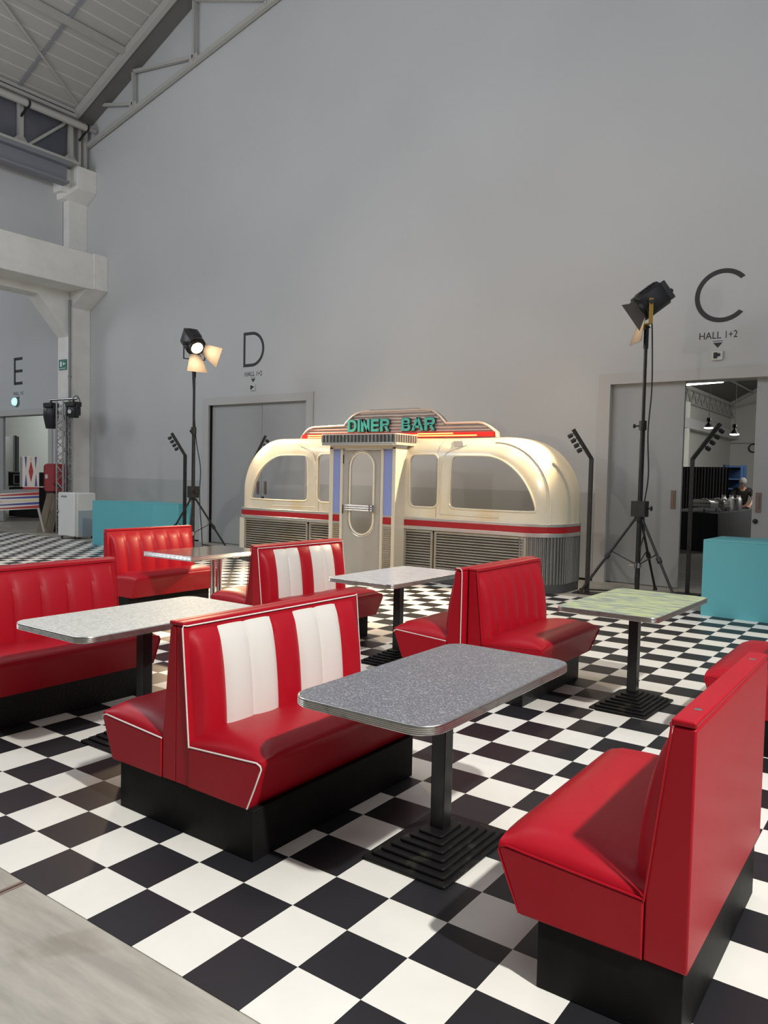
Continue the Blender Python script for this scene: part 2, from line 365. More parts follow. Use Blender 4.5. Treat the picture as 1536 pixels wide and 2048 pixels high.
for z in (2.0,3.95): MB().tube([(0,0,z),(0,0,z+.04)], .045, 10).box(-.06,0,-.01,.06,z,z+.03).build('pipe_clamp', M['grey_metal'], dp)
# unseen aisle roof over doorway E, added to keep ambient light off
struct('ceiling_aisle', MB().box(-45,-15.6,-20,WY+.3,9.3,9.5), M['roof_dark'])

# ---- sliding doors: frame + leaves + handles
def slide_door(n, x0, x1, leaves, frame_l=True, frame_r=True, hz=1.35):
    f = MB(); w = .19; y0 = WY-.03
    f.prism([(x0-w,DH),(x1+w,DH),(x1+w,DH+.17),(x0-w,DH+.17)], 'y', y0, WY)
    if frame_l: f.box(x0-w,x0,y0,WY,0,DH)
    if frame_r: f.box(x1,x1+w,y0,WY,0,DH)
    fr = struct('door_%d'%n, f, M['doorframe'])
    for (a,b,hx,key) in leaves:
        lf = MB().box(a,b,WY+.06,WY+.13,.015,DH+.03).build('door_leaf', M['doorleaf'], fr)
        if hx is not None: MB().box(hx-.035,hx+.035,WY+.048,WY+.06,hz-.14,hz+.14).box(hx-.012,hx+.012,WY+.040,WY+.048,hz-.09,hz+.09).build('door_handle', M['brown'], lf)
        if key is not None: MB().lathe([(.035,0),(.035,.012),(.015,.018)], (key,WY+.06,1.08), 16, axis=(0,-1,0)).build('door_lock', M['black_metal'], lf)
    return fr
slide_door(1, -10.64, -7.69, [(-10.62,-9.03,-9.12,None),(-9.02,-7.69,-8.9,-8.97)], hz=1.30)
slide_door(2, -1.33, 1.78, [(-1.33,-.22,-.33,None),(.77,1.80,.85,.82)])
slide_door(3, -20.4, -17.18, [(-20.4,-19.72,None,None)])
# dark track slot of the left door D edge
struct('trim_17', MB().box(-10.64,-10.60,WY+.02,WY+.06,0,DH), M['black_paint'])

# ---- wall lettering (painted, so 2 mm thick)
def plate(name, mb, label, cat, group=None, m='letter'):
    return tag(mb.build(name, M[m]), label, cat, group)
def text_obj(name, s, size, x, z, y, m, ext=.0015, off=0, parent=None, width=None, bev=0):
    cu = bpy.data.curves.new(name, 'FONT'); cu.body = s; cu.size = size; cu.extrude = ext; cu.offset = off; cu.align_x = 'LEFT'
    o = bpy.data.objects.new('tmp', cu); COL.objects.link(o)
    dg = bpy.context.evaluated_depsgraph_get(); me = bpy.data.meshes.new_from_object(o.evaluated_get(dg)); bpy.data.objects.remove(o)
    xs_ = [v.co.x for v in me.vertices]; zs = [v.co.y for v in me.vertices]; w = max(xs_)-min(xs_); mn = min(xs_); mz = min(zs); h = max(zs)-mz
    k = (width/w) if width else 1; kz = size/h
    for v in me.vertices:
        a, b, c = v.co; v.co = ((a-mn)*k, -c, (b-mz)*kz)
    me.flip_normals() if False else None
    me.materials.clear(); me.materials.append(m)
    r = bpy.data.objects.new(name, me); COL.objects.link(r); r.location = (x,y,z)
    if parent: r.parent = parent
    return r
def ringseg(cx, cz, ro, ri, a0, a1, n=40, rzo=None, rzi=None):
    return arc(cx,cz,ro,a0,a1,n,rzo or ro)+arc(cx,cz,ri,a0,a1,n,rzi or ri)[::-1]
def strip_prism(mb, outer, inner, y0, y1, mi=0):
    n = len(outer)
    for i in range(n-1): mb.prism([outer[i],outer[i+1],inner[i+1],inner[i]], 'y', y0, y1, mi)
yp0, yp1 = WY-.003, WY
c = MB(); strip_prism(c, arc(.27,4.33,.385,40,318,48), arc(.27,4.33,.318,42,315,48), yp0, yp1)
plate('wall_letter', c, 'large dark grey letter C painted on the wall above the open doorway', 'letter')
d = MB(); zc = 4.295; h = .375
d.box(-9.56,-9.50,yp0,yp1,zc-h,zc+h)
o_ = [(-9.50,zc+h)]+arc(-9.30,zc,.37,90,-90,30,h)+[(-9.50,zc-h)]; i_ = [(-9.50,zc+h-.065)]+arc(-9.30,zc,.31,90,-90,30,h-.065)+[(-9.50,zc-h+.065)]
strip_prism(d, o_, i_, yp0, yp1)
plate('wall_letter', d, 'large dark grey letter D painted above the closed double door', 'letter')
e = MB().box(-19.0,-18.905,yp0,yp1,4.01,4.79)
for z in (4.01,4.36,4.71): e.box(-18.93,-18.54,yp0,yp1,z,z+.08)
plate('wall_letter', e, 'large dark grey letter E painted on the wall left of the white column', 'letter')
for (x,w,nm) in ((-.03,.52,'C'),(-9.51,.52,'D'),(-19.02,.52,'E')):
    t = thing('wall_text', 'small HALL 1+2 lettering on the wall under the big letter %s'%nm, 'lettering', (x,WY-.0015,3.715))
    text_obj('word', 'HALL', .10, 0, 0, 0, M['letter'], width=w*.58, parent=t)
    text_obj('number', '1+2', .10, w*.70, 0, 0, M['letter'], width=w*.30, parent=t)
    cx = x+.26
    a = MB().box(cx-.07,cx+.07,yp0,yp1,3.675,3.682).prism([(cx-.065,3.655),(cx+.065,3.655),(cx,3.58)], 'y', yp0, yp1)
    plate('wall_arrow', a, 'small dark arrow pointing down under the HALL lettering of doorway %s'%nm, 'arrow')
for (x,nm) in ((.235,'C'),(-9.25,'D'),(-18.84,'E')):
    s = thing('door_lamp_box', 'small %s box on the wall above doorway %s'%('lit cyan' if nm=='E' else 'white', nm), 'lamp', (x,WY,3.465 if nm != 'E' else 3.52))
    if nm == 'E':
        MB().lathe([(.13,0),(.14,.03),(.13,.06)], (0,0,0), 20, axis=(0,-1,0)).build('housing', M['grey_metal'], s)
        MB().lathe([(.115,0),(.10,.05),(.05,.08)], (0,-.06,0), 20, axis=(0,-1,0)).build('lens', M['cyan'], s)
    else:
        MB().box(-.075,.075,-.03,0,-.065,.065).build('housing', M['offwhite'], s, bevel=.006)
        MB().box(-.05,.0,-.04,-.03,-.04,.045).box(0,.04,-.038,-.03,-.01,.03).build('sensor', M['black_plastic'], s)
ex = thing('exit_sign', 'green emergency exit sign with white arrow on the white column', 'sign', (-15.57,9.85,4.30))
MB().box(-.17,.17,-.02,0,-.13,.13).build('panel', M['exit'], ex)
MB().box(-.11,-.03,-.023,-.02,-.05,.08).prism([(.0,0.02),(.06,.07),(.06,.035),(.13,.035),(.13,.005),(.06,.005),(.06,-.03)], 'y', -.023, -.02).box(-.15,.15,-.023,-.02,-.105,-.09).build('pictogram', M['exit_white'], ex)

# ================================================================ CHECKERED MAT
mt = MB().box(-62*.26, 24*.26, 0, 33*.26, 0.0005, .004)
tag(mt.build('checkered_floor_mat', M['checker']), 'large black and white checkered vinyl floor covering under the diner seating', 'floor covering')

# ================================================================ BOOTHS
def seat_mesh(L, xb, xf):
    """upholstered seat block, back at xb, front top at xf"""
    st = [0,.006,.02,.045,.08,.14]+[.14+(L-.28)*i/6 for i in range(1,6)]+[L-.14,L-.08,L-.045,L-.02,L-.006,L]
    def lift(y):
        d = min(y, L-y); return min(1, (max(d,0)/.11))**.5
    P = []
    for y in st:
        k = lift(y); w = .012*math.sin(y*23)*.25
        top = lambda t: .405+.025*t + k*(.050+.026*math.sin(PI*min(1,t*.9+.05)))
        row = [(xb+.001,y,.222),(xb+.12,y,.222),(xf-.085,y,.222),(xf-.06,y,.28),(xf-.035,y,.34),(xf-.012,y,.40)]
        yf = xf+k*.004
        row += [(yf,y,.425+k*.006),(yf-.004,y,.436+k*.018),(yf-.02,y,.430+k*.036)]
        for t in (.9,.8,.65,.5,.35,.2,.08,0): row.append((xb+(xf-.02-xb)*t,y,top(t)+w))
        row.append((xb+.001,y,top(0)-.004))
        P.append(row)
    mb = MB().grid(P)
    n = len(P[0]); b0 = 0; mb.f.append([i for i in range(n)]); mb.f.append([(len(P)-1)*n+i for i in range(n)][::-1]); mb.m += [0,0]; mb.sm += [False,False]
    return mb
def cushion_mesh(L, bp, tp, stripes):
    n = len(stripes); w0 = .028; W = L-2*w0; cw = W/n; P = []; zs = [.40+.515*i/22 for i in range(23)]
    ys = []; own = []
    for k in range(n):
        for q in range(8): ys.append(w0+cw*(k+q/8)); own.append(k)
    ys.append(w0+W)
    for z in zs:
        t = max(0,(z-.415)/(.935-.415)); base = bp+(tp-bp)*t; u = (z-.40)/.515
        env = .066*(1-abs(2*u-.80)**2.6*.50) if u < .93 else .066*.36
        if u > .88: env *= max(.05, 1-((u-.88)/.12)**2.2)
        row = []
        for i,y in enumerate(ys):
            f = (i%8)/8; ch = math.sin(PI*f)**.45 if 0 < f < 1 else 0
            edge = min(1,(y-w0)/.03, (w0+W-y)/.03); edge = max(0,edge)**.5
            amp = env*edge*(.60+.40*ch) if 0 < y-w0 < W else 0
            row.append((base-.004+amp, y, z))
        P.append(row)
    mb = MB().grid(P, mfun=lambda i,j: stripes[min(j//8,n-1)], flip=True)
    top = [(P[-1][j][0],P[-1][j][1],P[-1][j][2]) for j in range(len(ys))]
    mb.grid([top,[(tp-.02,y,.925) for y in ys]], mfun=lambda i,j: stripes[min(j//8,n-1)], flip=True)
    return mb
def booth_half(par, L, stripes, pipe_m, plinth_m, bp=.125, tp=.065, xf=.60, x0=0.0, mir=1, shared=False, pipe_seat=True, pipe_back=True, y_in=.0, pl_y=.04, screws=False):
    """one sitting side: forward is +x*mir from x0"""
    def put(o):
        o.location.x = x0; o.scale.x = mir; o.parent = par; return o
    seat = put(seat_mesh(L, bp, xf).build('seat', M['red'], par))
    put(cushion_mesh(L, bp, tp, stripes).build('back_cushion', [M['red'],M['white_vinyl']], par, fix=False))
    # wedge back body
    wd = MB().prism([(0,.222),(bp,.222),(bp,.415),(tp,.93),(0,.93)], 'y', .0, L)
    put(wd.build('backrest', M['red'], par, bevel=.006))
    cap = MB().box(0.0,tp+.006,-.002,L+.002,.932,.952)
    put(cap.build('top_cap', M['red'], par, bevel=.007, seg=3))
    for y in (-.006, L-.006):
        sp = MB().prism([(bp+.002,.224),(xf-.083,.224),(xf-.004,.415),(xf-.012,.428),(xf-.03,.428),(bp+.002,.402)], 'y', y, y+.012)
        put(sp.build('side_panel', M['red'], par, bevel=.005))
    r = .0036
    for y in (-.004, L+.004):
        if pipe_seat: put(MB().tube([(bp,y,.405),(xf-.10,y,.427),(xf-.03,y,.432),(xf-.008,y,.424),(xf-.002,y,.412)]+([(xf-.04,y,.32),(xf-.082,y,.226)] if pipe_back is True else []), r, 6).build('piping', pipe_m, par))
    if pipe_back == 'rear': put(MB().tube([(.003,-.004,.23),(.003,-.004,.90),(.006,-.004,.940),(.02,-.003,.953),(tp*.8,-.003,.954)], r, 6).build('piping', pipe_m, par))
    elif pipe_back: put(MB().tube([(bp+.002,-.004,.40),(bp*.5+tp*.5+.002,-.004,.672),(tp+.003,-.004,.925),(tp+.005,.0,.938),(tp+.006,.02,.934),(tp+.006,L-.02,.934),(tp+.005,L,.938),(tp+.003,L+.004,.925),(bp+.002,L+.004,.40)], r, 6).build('piping', pipe_m, par))
    if screws:
        for y in (.13*L/1.1,.86*L):
            put(MB().lathe([(.012,0),(.012,.002),(.006,.004)], (tp*.45,y,.952), 12).build('screw', M['chrome'], par))
def single_booth(label, x, y, L, facing, stripes, white=False, plinth='black_paint', group=None, screws=False, pl=(.01,.455), rear=False):
    t = thing('booth_bench', label, 'booth seat', (x,y,0), 0, group)
    pm = M['piping'] if white else M['red']
    booth_half(t, L, stripes, pm, None, mir=facing, screws=screws, pipe_back='rear' if rear else True)
    a, b = sorted((facing*pl[0], facing*pl[1]))
    MB().box(a,b,.004,L-.05,.004,.2225).build('plinth', M[plinth], t, bevel=.003)
    return t
R6 = [0]*6; RW = [0,1,1,0,1,1,0]
# A: striped double booth in front
A = thing('booth_bench', 'front double booth bench with red and white striped back and white piping', 'booth seat', (.207,.647,0))
booth_half(A, 1.25, RW, M['piping'], None, bp=.092, tp=.042, xf=.541, mir=1)
booth_half(A, 1.25, R6, M['piping'], None, bp=.092, tp=.042, xf=.541, mir=-1, pipe_back=False)
MB().box(-.405,.488,.004,1.20,.004,.2225).build('plinth', M['black_paint'], A, bevel=.003)
single_booth('plain red booth bench at right front, seen from behind with two screws on its top', 2.421, .645, 1.10, -1, R6, screws=True)
single_booth('plain red booth bench partly hidden at the right edge behind the nearer red back', 2.415, 3.39, 1.2, -1, R6)
single_booth('red channelled booth bench facing right beside the green table', .158, 3.37, 1.10, 1, R6, plinth='black_tolex')
single_booth('white piped red booth bench facing left, back to back with the channelled one', .146, 3.30, 1.25, -1, RW, white=True, rear=True)
single_booth('white and red striped booth bench with white piping near the diner door', -2.125, 3.42, 1.22, 1, RW, white=True)
single_booth('red booth bench facing left behind the far striped bench', -2.14, 3.48, 1.22, -1, R6)
single_booth('far red booth bench by the turquoise block at the back left', -4.66, 3.60, 1.20, 1, R6)
single_booth('red booth bench at the left edge with its seat facing the white table', -2.15, .70, 1.24, 1, R6, plinth='black_tolex')
single_booth('red booth bench at the left edge turned away, only its top showing', -2.165, .76, 1.24, -1, R6)

# ================================================================ TABLES
def table(label, cx, cy, w, l, top_m, r=.085, rz=0, bx=.41, by=.60, th=.036, chrome=False, bcx=0, bcy=0, edge='alu'):
    H = .757; t = thing('dining_table', label, 'table', (cx,cy,0), rz)
    out = rrect(-w/2,w/2,-l/2,l/2,r,8); inn = rrect(-w/2+.004,w/2-.004,-l/2+.004,l/2-.004,max(r-.004,.004),8)
    MB().prism(inn, 'z', H-.02, H+.0005).build('tabletop', M[top_m], t)
    # ribbed metal band
    prof = [(.004,H-.004),(0,H),(-.004,H-.001)]; nr = 4; z = H-.004
    ring = []
    offs = [(-.006,H),(0,H-.001),(.002,H-.004)]
    for k in range(nr):
        z0 = H-.006-k*(th-.008)/nr; dz = (th-.008)/nr
        offs += [(.002,z0-.15*dz),(-.0015,z0-.5*dz),(.002,z0-.85*dz)]
    offs += [(0,H-th),(-.02,H-th)]
    P = []
    for (o,zz) in offs:
        P.append([(x,y,zz) for (x,y) in rrect(-w/2-o,w/2+o,-l/2-o,l/2+o,max(r+o,.003),8)])
        P[-1].append(P[-1][0])
    bd = MB().grid(P); bd.prism(rrect(-w/2+.015,w/2-.015,-l/2+.015,l/2-.015,max(r-.015,.004),6), 'z', H-th, H-th+.004)
    bd.build('edge_band', M[edge], t)
    if chrome:
        for yy in (.095, .185): MB().tube([(0,yy,.03),(0,yy,H-th)], .030, 20).build('pole', M['chrome'], t)
        MB().lathe([(.26,.0045),(.26,.012),(.10,.03),(.09,.05)], (0,.14,0), 32).build('foot', M['chrome'], t)
    else:
        b = MB(); n = 7
        for k in range(n):
            f = 1-k*.118; z0 = .004+k*.0135; b.prism(rrect(bcx-bx/2*f,bcx+bx/2*f,bcy-by/2*f,bcy+by/2*f,.012,2), 'z', z0, z0+.0135)
        b.build('base', M['iron'], t, bevel=.004)
        MB().box(bcx-.034,bcx+.034,bcy-.034,bcy+.034,.09,H-th-.004).build('pole', M['iron_pole'], t, bevel=.004)
        MB().box(bcx-.15,bcx+.15,bcy-.22,bcy+.22,H-th-.012,H-th).build('mounting_plate', M['black_metal'], t)
    return t
table('front grey speckled table with ribbed metal edge between two red benches', 1.235,1.255,.66,1.27,'lam_grey', r=.10)
table('white speckled table at left on a black pole beside the left red bench', -.92,1.33,.69,1.28,'lam_white')
table('pale marbled table in front of the diner door with a black square pole', -.875,3.97,.68,1.17,'lam_pale', r=.06)
table('dark glossy square cornered table on chrome poles near the far red bench', -3.55,4.13,.76,1.08,'lam_dark', r=.008, th=.05, chrome=True, edge='chrome')
table('green and yellow streaked table by the right light stand', 1.205,3.95,.69,1.19,'lam_green', r=.06, rz=math.radians(-2))

# ================================================================ DINER FACADE
D = thing('diner_facade', 'cream diner car facade with red stripe, oval door window and DINER BAR sign', 'diner car', (-4.42,8.38,0))
HW = 3.08; ZB = .98; ZT = 2.23
def outline(dx, dz, n=14):
    """half outlines as an open path from bottom left over the top to bottom right"""
    hw = HW-dx; zt = ZT-dz; rx = .95-dx*.55; rz = .95-dz*.6
    L_ = [(-hw, ZB+(zt-rz-ZB)*i/3) for i in range(3)]
    a = arc(-hw+rx, zt-rz, rx, 180, 90, n, rz)
    tp = [(-hw+rx+(2*hw-2*rx)*i/12, zt) for i in range(1,12)]
    b = arc(hw-rx, zt-rz, rx, 90, 0, n, rz)
    R_ = [(hw, ZB+(zt-rz-ZB)*i/3) for i in (2,1,0)]
    return L_+a+tp+b+R_
def dmul(x):
    t = min(1,max(0,(x+1.6)/3.0)); t = t*t*(3-2*t)
    return .30+.70*t
def shell():
    rx_, rz_, ry_ = .50, .36, .50
    rings = [(0,0,.95),(0,0,.72)]
    for i in range(0,13):
        ph = PI/2*i/12; rings.append((rx_*(1-math.cos(ph)), rz_*(1-math.cos(ph)), ry_*(1-math.sin(ph))))
    P = [[(x,y*dmul(x),z) for (x,z) in outline(dx,dz)] for dx,dz,y in rings]
    mb = MB().grid(P)
    b = len(P)-1; n = len(P[0]); mb.f.append([b*n+i for i in range(n)]); mb.m.append(0); mb.sm.append(True)
    return mb
body = shell().build('body_shell', [M['cream'],M['grey_metal']], D)
sd = body.modifiers.new('t','SOLIDIFY'); sd.thickness = .05; sd.offset = -1
def winpoly(kind, s=1, g=0):
    if kind == 'big':
        p = [(1.46,1.93),(1.42,1.86),(1.40,1.22),(1.44,1.165),(1.52,1.15),(2.76,1.15),(2.79,1.17),(2.77,1.27),(2.70,1.46),(2.58,1.64),(2.44,1.77),(2.28,1.87),(2.10,1.93),(1.95,1.94),(1.52,1.94)]
    else:
        p = rrect(.68,1.20,1.15,1.96,.10,5)
    c = (sum(x for x,_ in p)/len(p), sum(z for _,z in p)/len(p))
    if g: p = [(x+g*(x-c[0])/max(.25,math.hypot(x-c[0],z-c[1]))*1.0, z+g*(z-c[1])/max(.25,math.hypot(x-c[0],z-c[1]))) for x,z in p]
    q = [(s*x,z) for x,z in p]
    return q if s > 0 else q[::-1]
def smooth_poly(p, it=2):
    for _ in range(it):
        q = []
        for i in range(len(p)):
            a, b = p[i], p[(i+1)%len(p)]; q += [(a[0]*.75+b[0]*.25,a[1]*.75+b[1]*.25),(a[0]*.25+b[0]*.75,a[1]*.25+b[1]*.75)]
        p = q
    return p
cuts = []
wins = [('big',-1),('small',-1),('small',1),('big',1)]
for kd,s in wins:
    cmb = MB().prism(smooth_poly(winpoly(kd,s),1), 'y', -.3, 1.3); me = cmb.build('cutter', M['cream'], D); cuts.append(me)
# porch opening
cuts.append(MB().box(-.66,.57,-.3,.5,.5,2.10).build('cutter', M['cream'], D))
for cobj in cuts:
    bo = body.modifiers.new('c','BOOLEAN'); bo.operation = 'DIFFERENCE'; bo.object = cobj; bo.solver = 'EXACT'
bpy.context.view_layer.update()
dg = bpy.context.evaluated_depsgraph_get()
nm = bpy.data.meshes.new_from_object(body.evaluated_get(dg)); body.modifiers.clear(); body.data = nm
nm.set_sharp_from_angle(angle=math.radians(35))
for cobj in cuts: bpy.data.objects.remove(cobj)
def surf_y(x, z):
    """recess of the shell surface behind the front plane, approximately"""
    dx = max(0,(abs(x)-(HW-.5))/.5); dz = max(0,(z-(ZT-.36))/.36)
    # corner ellipse
    cx = HW-.95; cz = ZT-.95; r = 0
    if abs(x) > cx and z > cz:
        e = math.hypot((abs(x)-cx)/.95,(z-cz)/.95); r = max(0,(e-.55)/.45)
    t = min(.999,max(dx,dz,r)); return .5*(1-math.sqrt(1-t*t))*dmul(x)
for kd,s in wins:
    p = smooth_poly(winpoly(kd,s),2)
    tr_ = MB().tube([(x,surf_y(x,z)-.004,z) for x,z in p], .014, 6, closed=True)
    tr_.build('window_trim', M['cream'], D)
# raised moulding lines: framed panels round the big windows, panel seams
for s in (-1,1):
    g = [(s*1.24,1.06),(s*1.24,1.80),(s*1.32,1.98),(s*1.48,2.06),(s*1.62,2.10)]
    pts = [(s*2.98,surf_y(2.98,1.03)-.004,1.05),(s*2.2,-.004,1.05)]+[(x,surf_y(x,z)-.004,z) for x,z in g]
    MB().tube(pts, .010, 6).build('moulding', M['cream'], D)
    sm = [(s*1.17,surf_y(1.17,z)-.001,z) for z in [1.0,1.2,1.4,1.6,1.8,1.9,2.0,2.08,2.15,2.2]]
    MB().tube(sm, .005, 5).build('panel_seam', M['grey_metal'], D)
    # seam arch where the rounded end begins: it follows one ring of the shell
    ring_ = [p for p in outline(.13,.095)[::(1 if s < 0 else -1)] if s*p[0] > 1.75]
    if s > 0: MB().tube([(x+s*.004,.165*dmul(x)-.006,z+.003) for x,z in ring_], .010, 6).build('moulding', M['cream'], D)
    MB().add([(s*1.42,-.0+surf_y(1.42,2.08),2.07),(s*1.58,surf_y(1.58,2.08),2.07),(s*1.50,surf_y(1.5,2.15)+.01,2.15),(s*1.34,surf_y(1.34,2.15)+.01,2.15)]+
             [(s*1.42,-.02+surf_y(1.42,2.08),2.085),(s*1.58,-.02+surf_y(1.58,2.08),2.085),(s*1.50,surf_y(1.5,2.15)-.01,2.165),(s*1.34,surf_y(1.34,2.15)-.01,2.165)],
             [(0,1,2,3),(4,5,6,7),(0,1,5,4),(1,2,6,5),(2,3,7,6),(3,0,4,7)]).build('marker_light', M['silver'], D)
# plan path for bands around the body
def plan(off, n=10, side=.95):
    p = [(-HW-off,.28)]+[(-HW-off,.14)]+[(x,y) for x,y in arc(-HW+.14,.14,.14+off,180,270,n)][1:]
    q = [(x,y) for x,y in arc(HW-.5,.5,.5+off,-90,0,n)]+[(HW+off,side)]
    return p+q
def band(off, th, z0, z1, a=None):
    mb = MB(); o1 = plan(off); o2 = plan(off-th)
    for i in range(len(o1)-1):
        mb.prism([o1[i],o1[i+1],o2[i+1],o2[i]], 'z', z0, z1)
    return mb
def gap_band(name, off, th, z0, z1, m):      # broken at the porch
    o1 = plan(off); o2 = plan(off-th); mb = MB(); k = len(o1)//2
    L1 = o1[:k]+[(-.66,-off)]; L2 = o2[:k]+[(-.66,-off+th)]; R1 = [(.57,-off)]+o1[k:]; R2 = [(.57,-off+th)]+o2[k:]
    for a_,b_ in ((L1,L2),(R1,R2)):
        mb = MB(); n = len(a_); vs = [(x,y,z) for z in (z0,z1) for (x,y) in a_+b_]
        fs = []
        for i in range(n-1): fs += [(i,i+1,n+i+1,n+i),(2*n+i,3*n+i,3*n+i+1,2*n+i+1),(i,2*n+i,2*n+i+1,i+1),(n+i,n+i+1,3*n+i+1,3*n+i)]
        fs += [(0,n,3*n,2*n),(n-1,3*n-1,4*n-1,2*n-1)]
        mb.add(vs, fs); mb.build(name, m, D, bevel=.003)
gap_band('upper_trim', .022, .05, .945, .985, M['silver'])
gap_band('red_stripe', .016, .04, .855, .945, M['stripe'])
gap_band('lower_trim', .024, .05, .80, .855, M['silver'])
gap_band('kick_board', .004, .03, 0.004, .13, M['kick_gap_shade'])
gap_band('lower_wall', -.022, .03, .13, .80, M['kick_gap_shade'])  # backing coloured dark so the gaps between slats look shaded
# louvred panels
def louvre(x0, x1, name='louvre_panel', y=0, z0=.15, z1=.79, step=.041):
    f = MB(); w = .035
    f.box(x0,x0+w,y-.012,y+.03,z0,z1).box(x1-w,x1,y-.012,y+.03,z0,z1).box(x0,x1,y-.010,y+.03,z1-.03,z1).box(x0,x1,y-.010,y+.03,z0,z0+.03)
    fo = f.build(name, M['slat'], D)
    s = MB(); z = z0+.035
    while z < z1-.05:
        s.prism([(y+.026,z),(y-.006,z+.003),(y-.012,z+.010),(y-.006,z+.018),(y+.026,z+.026)], 'x', x0+w, x1-w); z += step
    s.build('slats', M['slat'], fo)
for a_,b_ in ((-2.92,-1.40),(-1.36,-.70),(.60,1.13),(1.16,2.68)): louvre(a_,b_)
MB().box(-3.05,-2.93,-.01,.06,.13,.80).build('corner_post', M['cream_dull'], D)
# ribbed rounded ends
for s in (-1,1):
    rb = MB(); pth = arc(HW-.5,.5,.5,-90,0,14)+[(HW,.5+.056*i) for i in range(1,9)] if s > 0 else [(-HW,.14+.05*i) for i in range(3)]
    back = [(x-s*.004,y,.13) for x,y in pth]
    rb.grid([[(x-s*.01,y+(.006 if i < 9 else 0),.13) for i,(x,y) in enumerate(pth)],[(x-s*.01,y+(.006 if i < 9 else 0),.80) for i,(x,y) in enumerate(pth)]])
    for i,(x,y) in enumerate(pth):
        rb.tube([(x,y,.13),(x,y,.80)], .016, 8)
    rb.build('ribbed_end', M['rib'], D, fix=False)
# porch
y0 = -.27
po = MB(); 
for a_,b_ in ((-.70,-.64),(.53,.60)): MB().box(a_,b_,y0,.04,0.004,2.06).build('porch_side', M['cream_dull'], D, bevel=.005)
MB().box(-.705,-.63,y0-.012,y0+.02,.004,2.06).box(.54,.605,y0-.012,y0+.02,.004,2.06).box(-.475,-.43,y0-.02,y0+.02,.004,2.04).box(.33,.375,y0-.02,y0+.02,.004,2.04).box(-.70,.60,y0-.012,y0+.03,2.03,2.10).build('porch_frame', M['cream_dull'], D, bevel=.004)
for a_,b_ in ((-.63,-.475),(.375,.54)):
    MB().box(a_,b_,y0,y0+.02,1.005,2.03).build('blue_panel', M['blue'], D)
    for z_ in (.975,.835): MB().box(a_,b_,y0-.006,y0+.02,z_,z_+.03).build('porch_trim', M['silver'], D)
    MB().box(a_,b_,y0-.002,y0+.02,.862,.975).build('porch_stripe', M['stripe'], D)
    fo = MB().box(a_,b_,y0+.012,y0+.03,.13,.835).build('porch_louvre', M['cream_dull'], D)
    s = MB(); z = .15
    while z < .81: s.prism([(y0+.014,z),(y0-.006,z+.003),(y0-.008,z+.010),(y0+.014,z+.028)], 'x', a_+.012, b_-.012); z += .034
    s.build('slats', M['slat'], fo)
# door
dr = MB(); cxd = -.05; op = [(x,z) for x,z in arc(cxd,1.74,.235,0,180,16)+arc(cxd,.91,.235,180,360,16)]
outr = [(.325,2.02),(-.425,2.02),(-.425,.01),(.325,.01)]
def door_ring(mb, y0_, y1_):
    # ring between the rectangle and the capsule, by radial projection
    n = len(op); O = []
    for (x,z) in op:
        dx_, dz_ = x-cxd, z-1.325; k = min((.375/abs(dx_) if abs(dx_) > 1e-6 else 1e9), ((.695 if dz_ > 0 else 1.315)/abs(dz_) if abs(dz_) > 1e-6 else 1e9)); O.append((cxd+dx_*k, 1.325+dz_*k))
    full = [(cxd+.375,2.02),(cxd-.375,2.02),(cxd-.375,.01),(cxd+.375,.01)]
    for i in range(n):
        j = (i+1)%n; q = [O[i],O[j],op[j],op[i]]
        a, b = O[i], O[j]
        cor = [c_ for c_ in full if (abs(a[0]-c_[0]) < 1e-4 and abs(b[1]-c_[1]) < 1e-4) or (abs(b[0]-c_[0]) < 1e-4 and abs(a[1]-c_[1]) < 1e-4)]
        if cor and not (abs(a[0]-b[0]) < 1e-4 or abs(a[1]-b[1]) < 1e-4): q = [O[i],cor[0],O[j],op[j],op[i]]
        mb.prism(q, 'y', y0_, y1_)
door_ring(dr, y0+.005, y0+.045)
door = dr.build('door', M['porch_door'], D)
MB().tube([(x,y0+.002,z) for x,z in op], .018, 8, closed=True).build('window_rim', M['cream'], door)
MB().tube([(x,y0-.002,z) for x,z in [(cxd+(x-cxd)*1.13,1.325+(z-1.325)*1.045) for x,z in op]], .006, 6, closed=True).build('window_rim', M['silver'], door)
hb = MB()
for z in (1.065,1.10,1.135): hb.tube([(cxd-.29,y0-.045,z),(cxd+.26,y0-.045,z)], .013, 10)
hb.tube([(cxd+.20,y0-.045,1.04),(cxd+.20,y0-.045,1.16)], .02, 10).box(cxd+.25,cxd+.29,y0-.06,y0+.005,1.045,1.155).box(cxd-.29,cxd-.26,y0-.055,y0+.005,1.05,1.15)
hb.build('push_bar', M['chrome'], door)
for z in (.35,1.0,1.8): MB().box(-.432,-.42,y0-.008,y0+.02,z,z+.14).build('hinge', M['black_metal'], door)
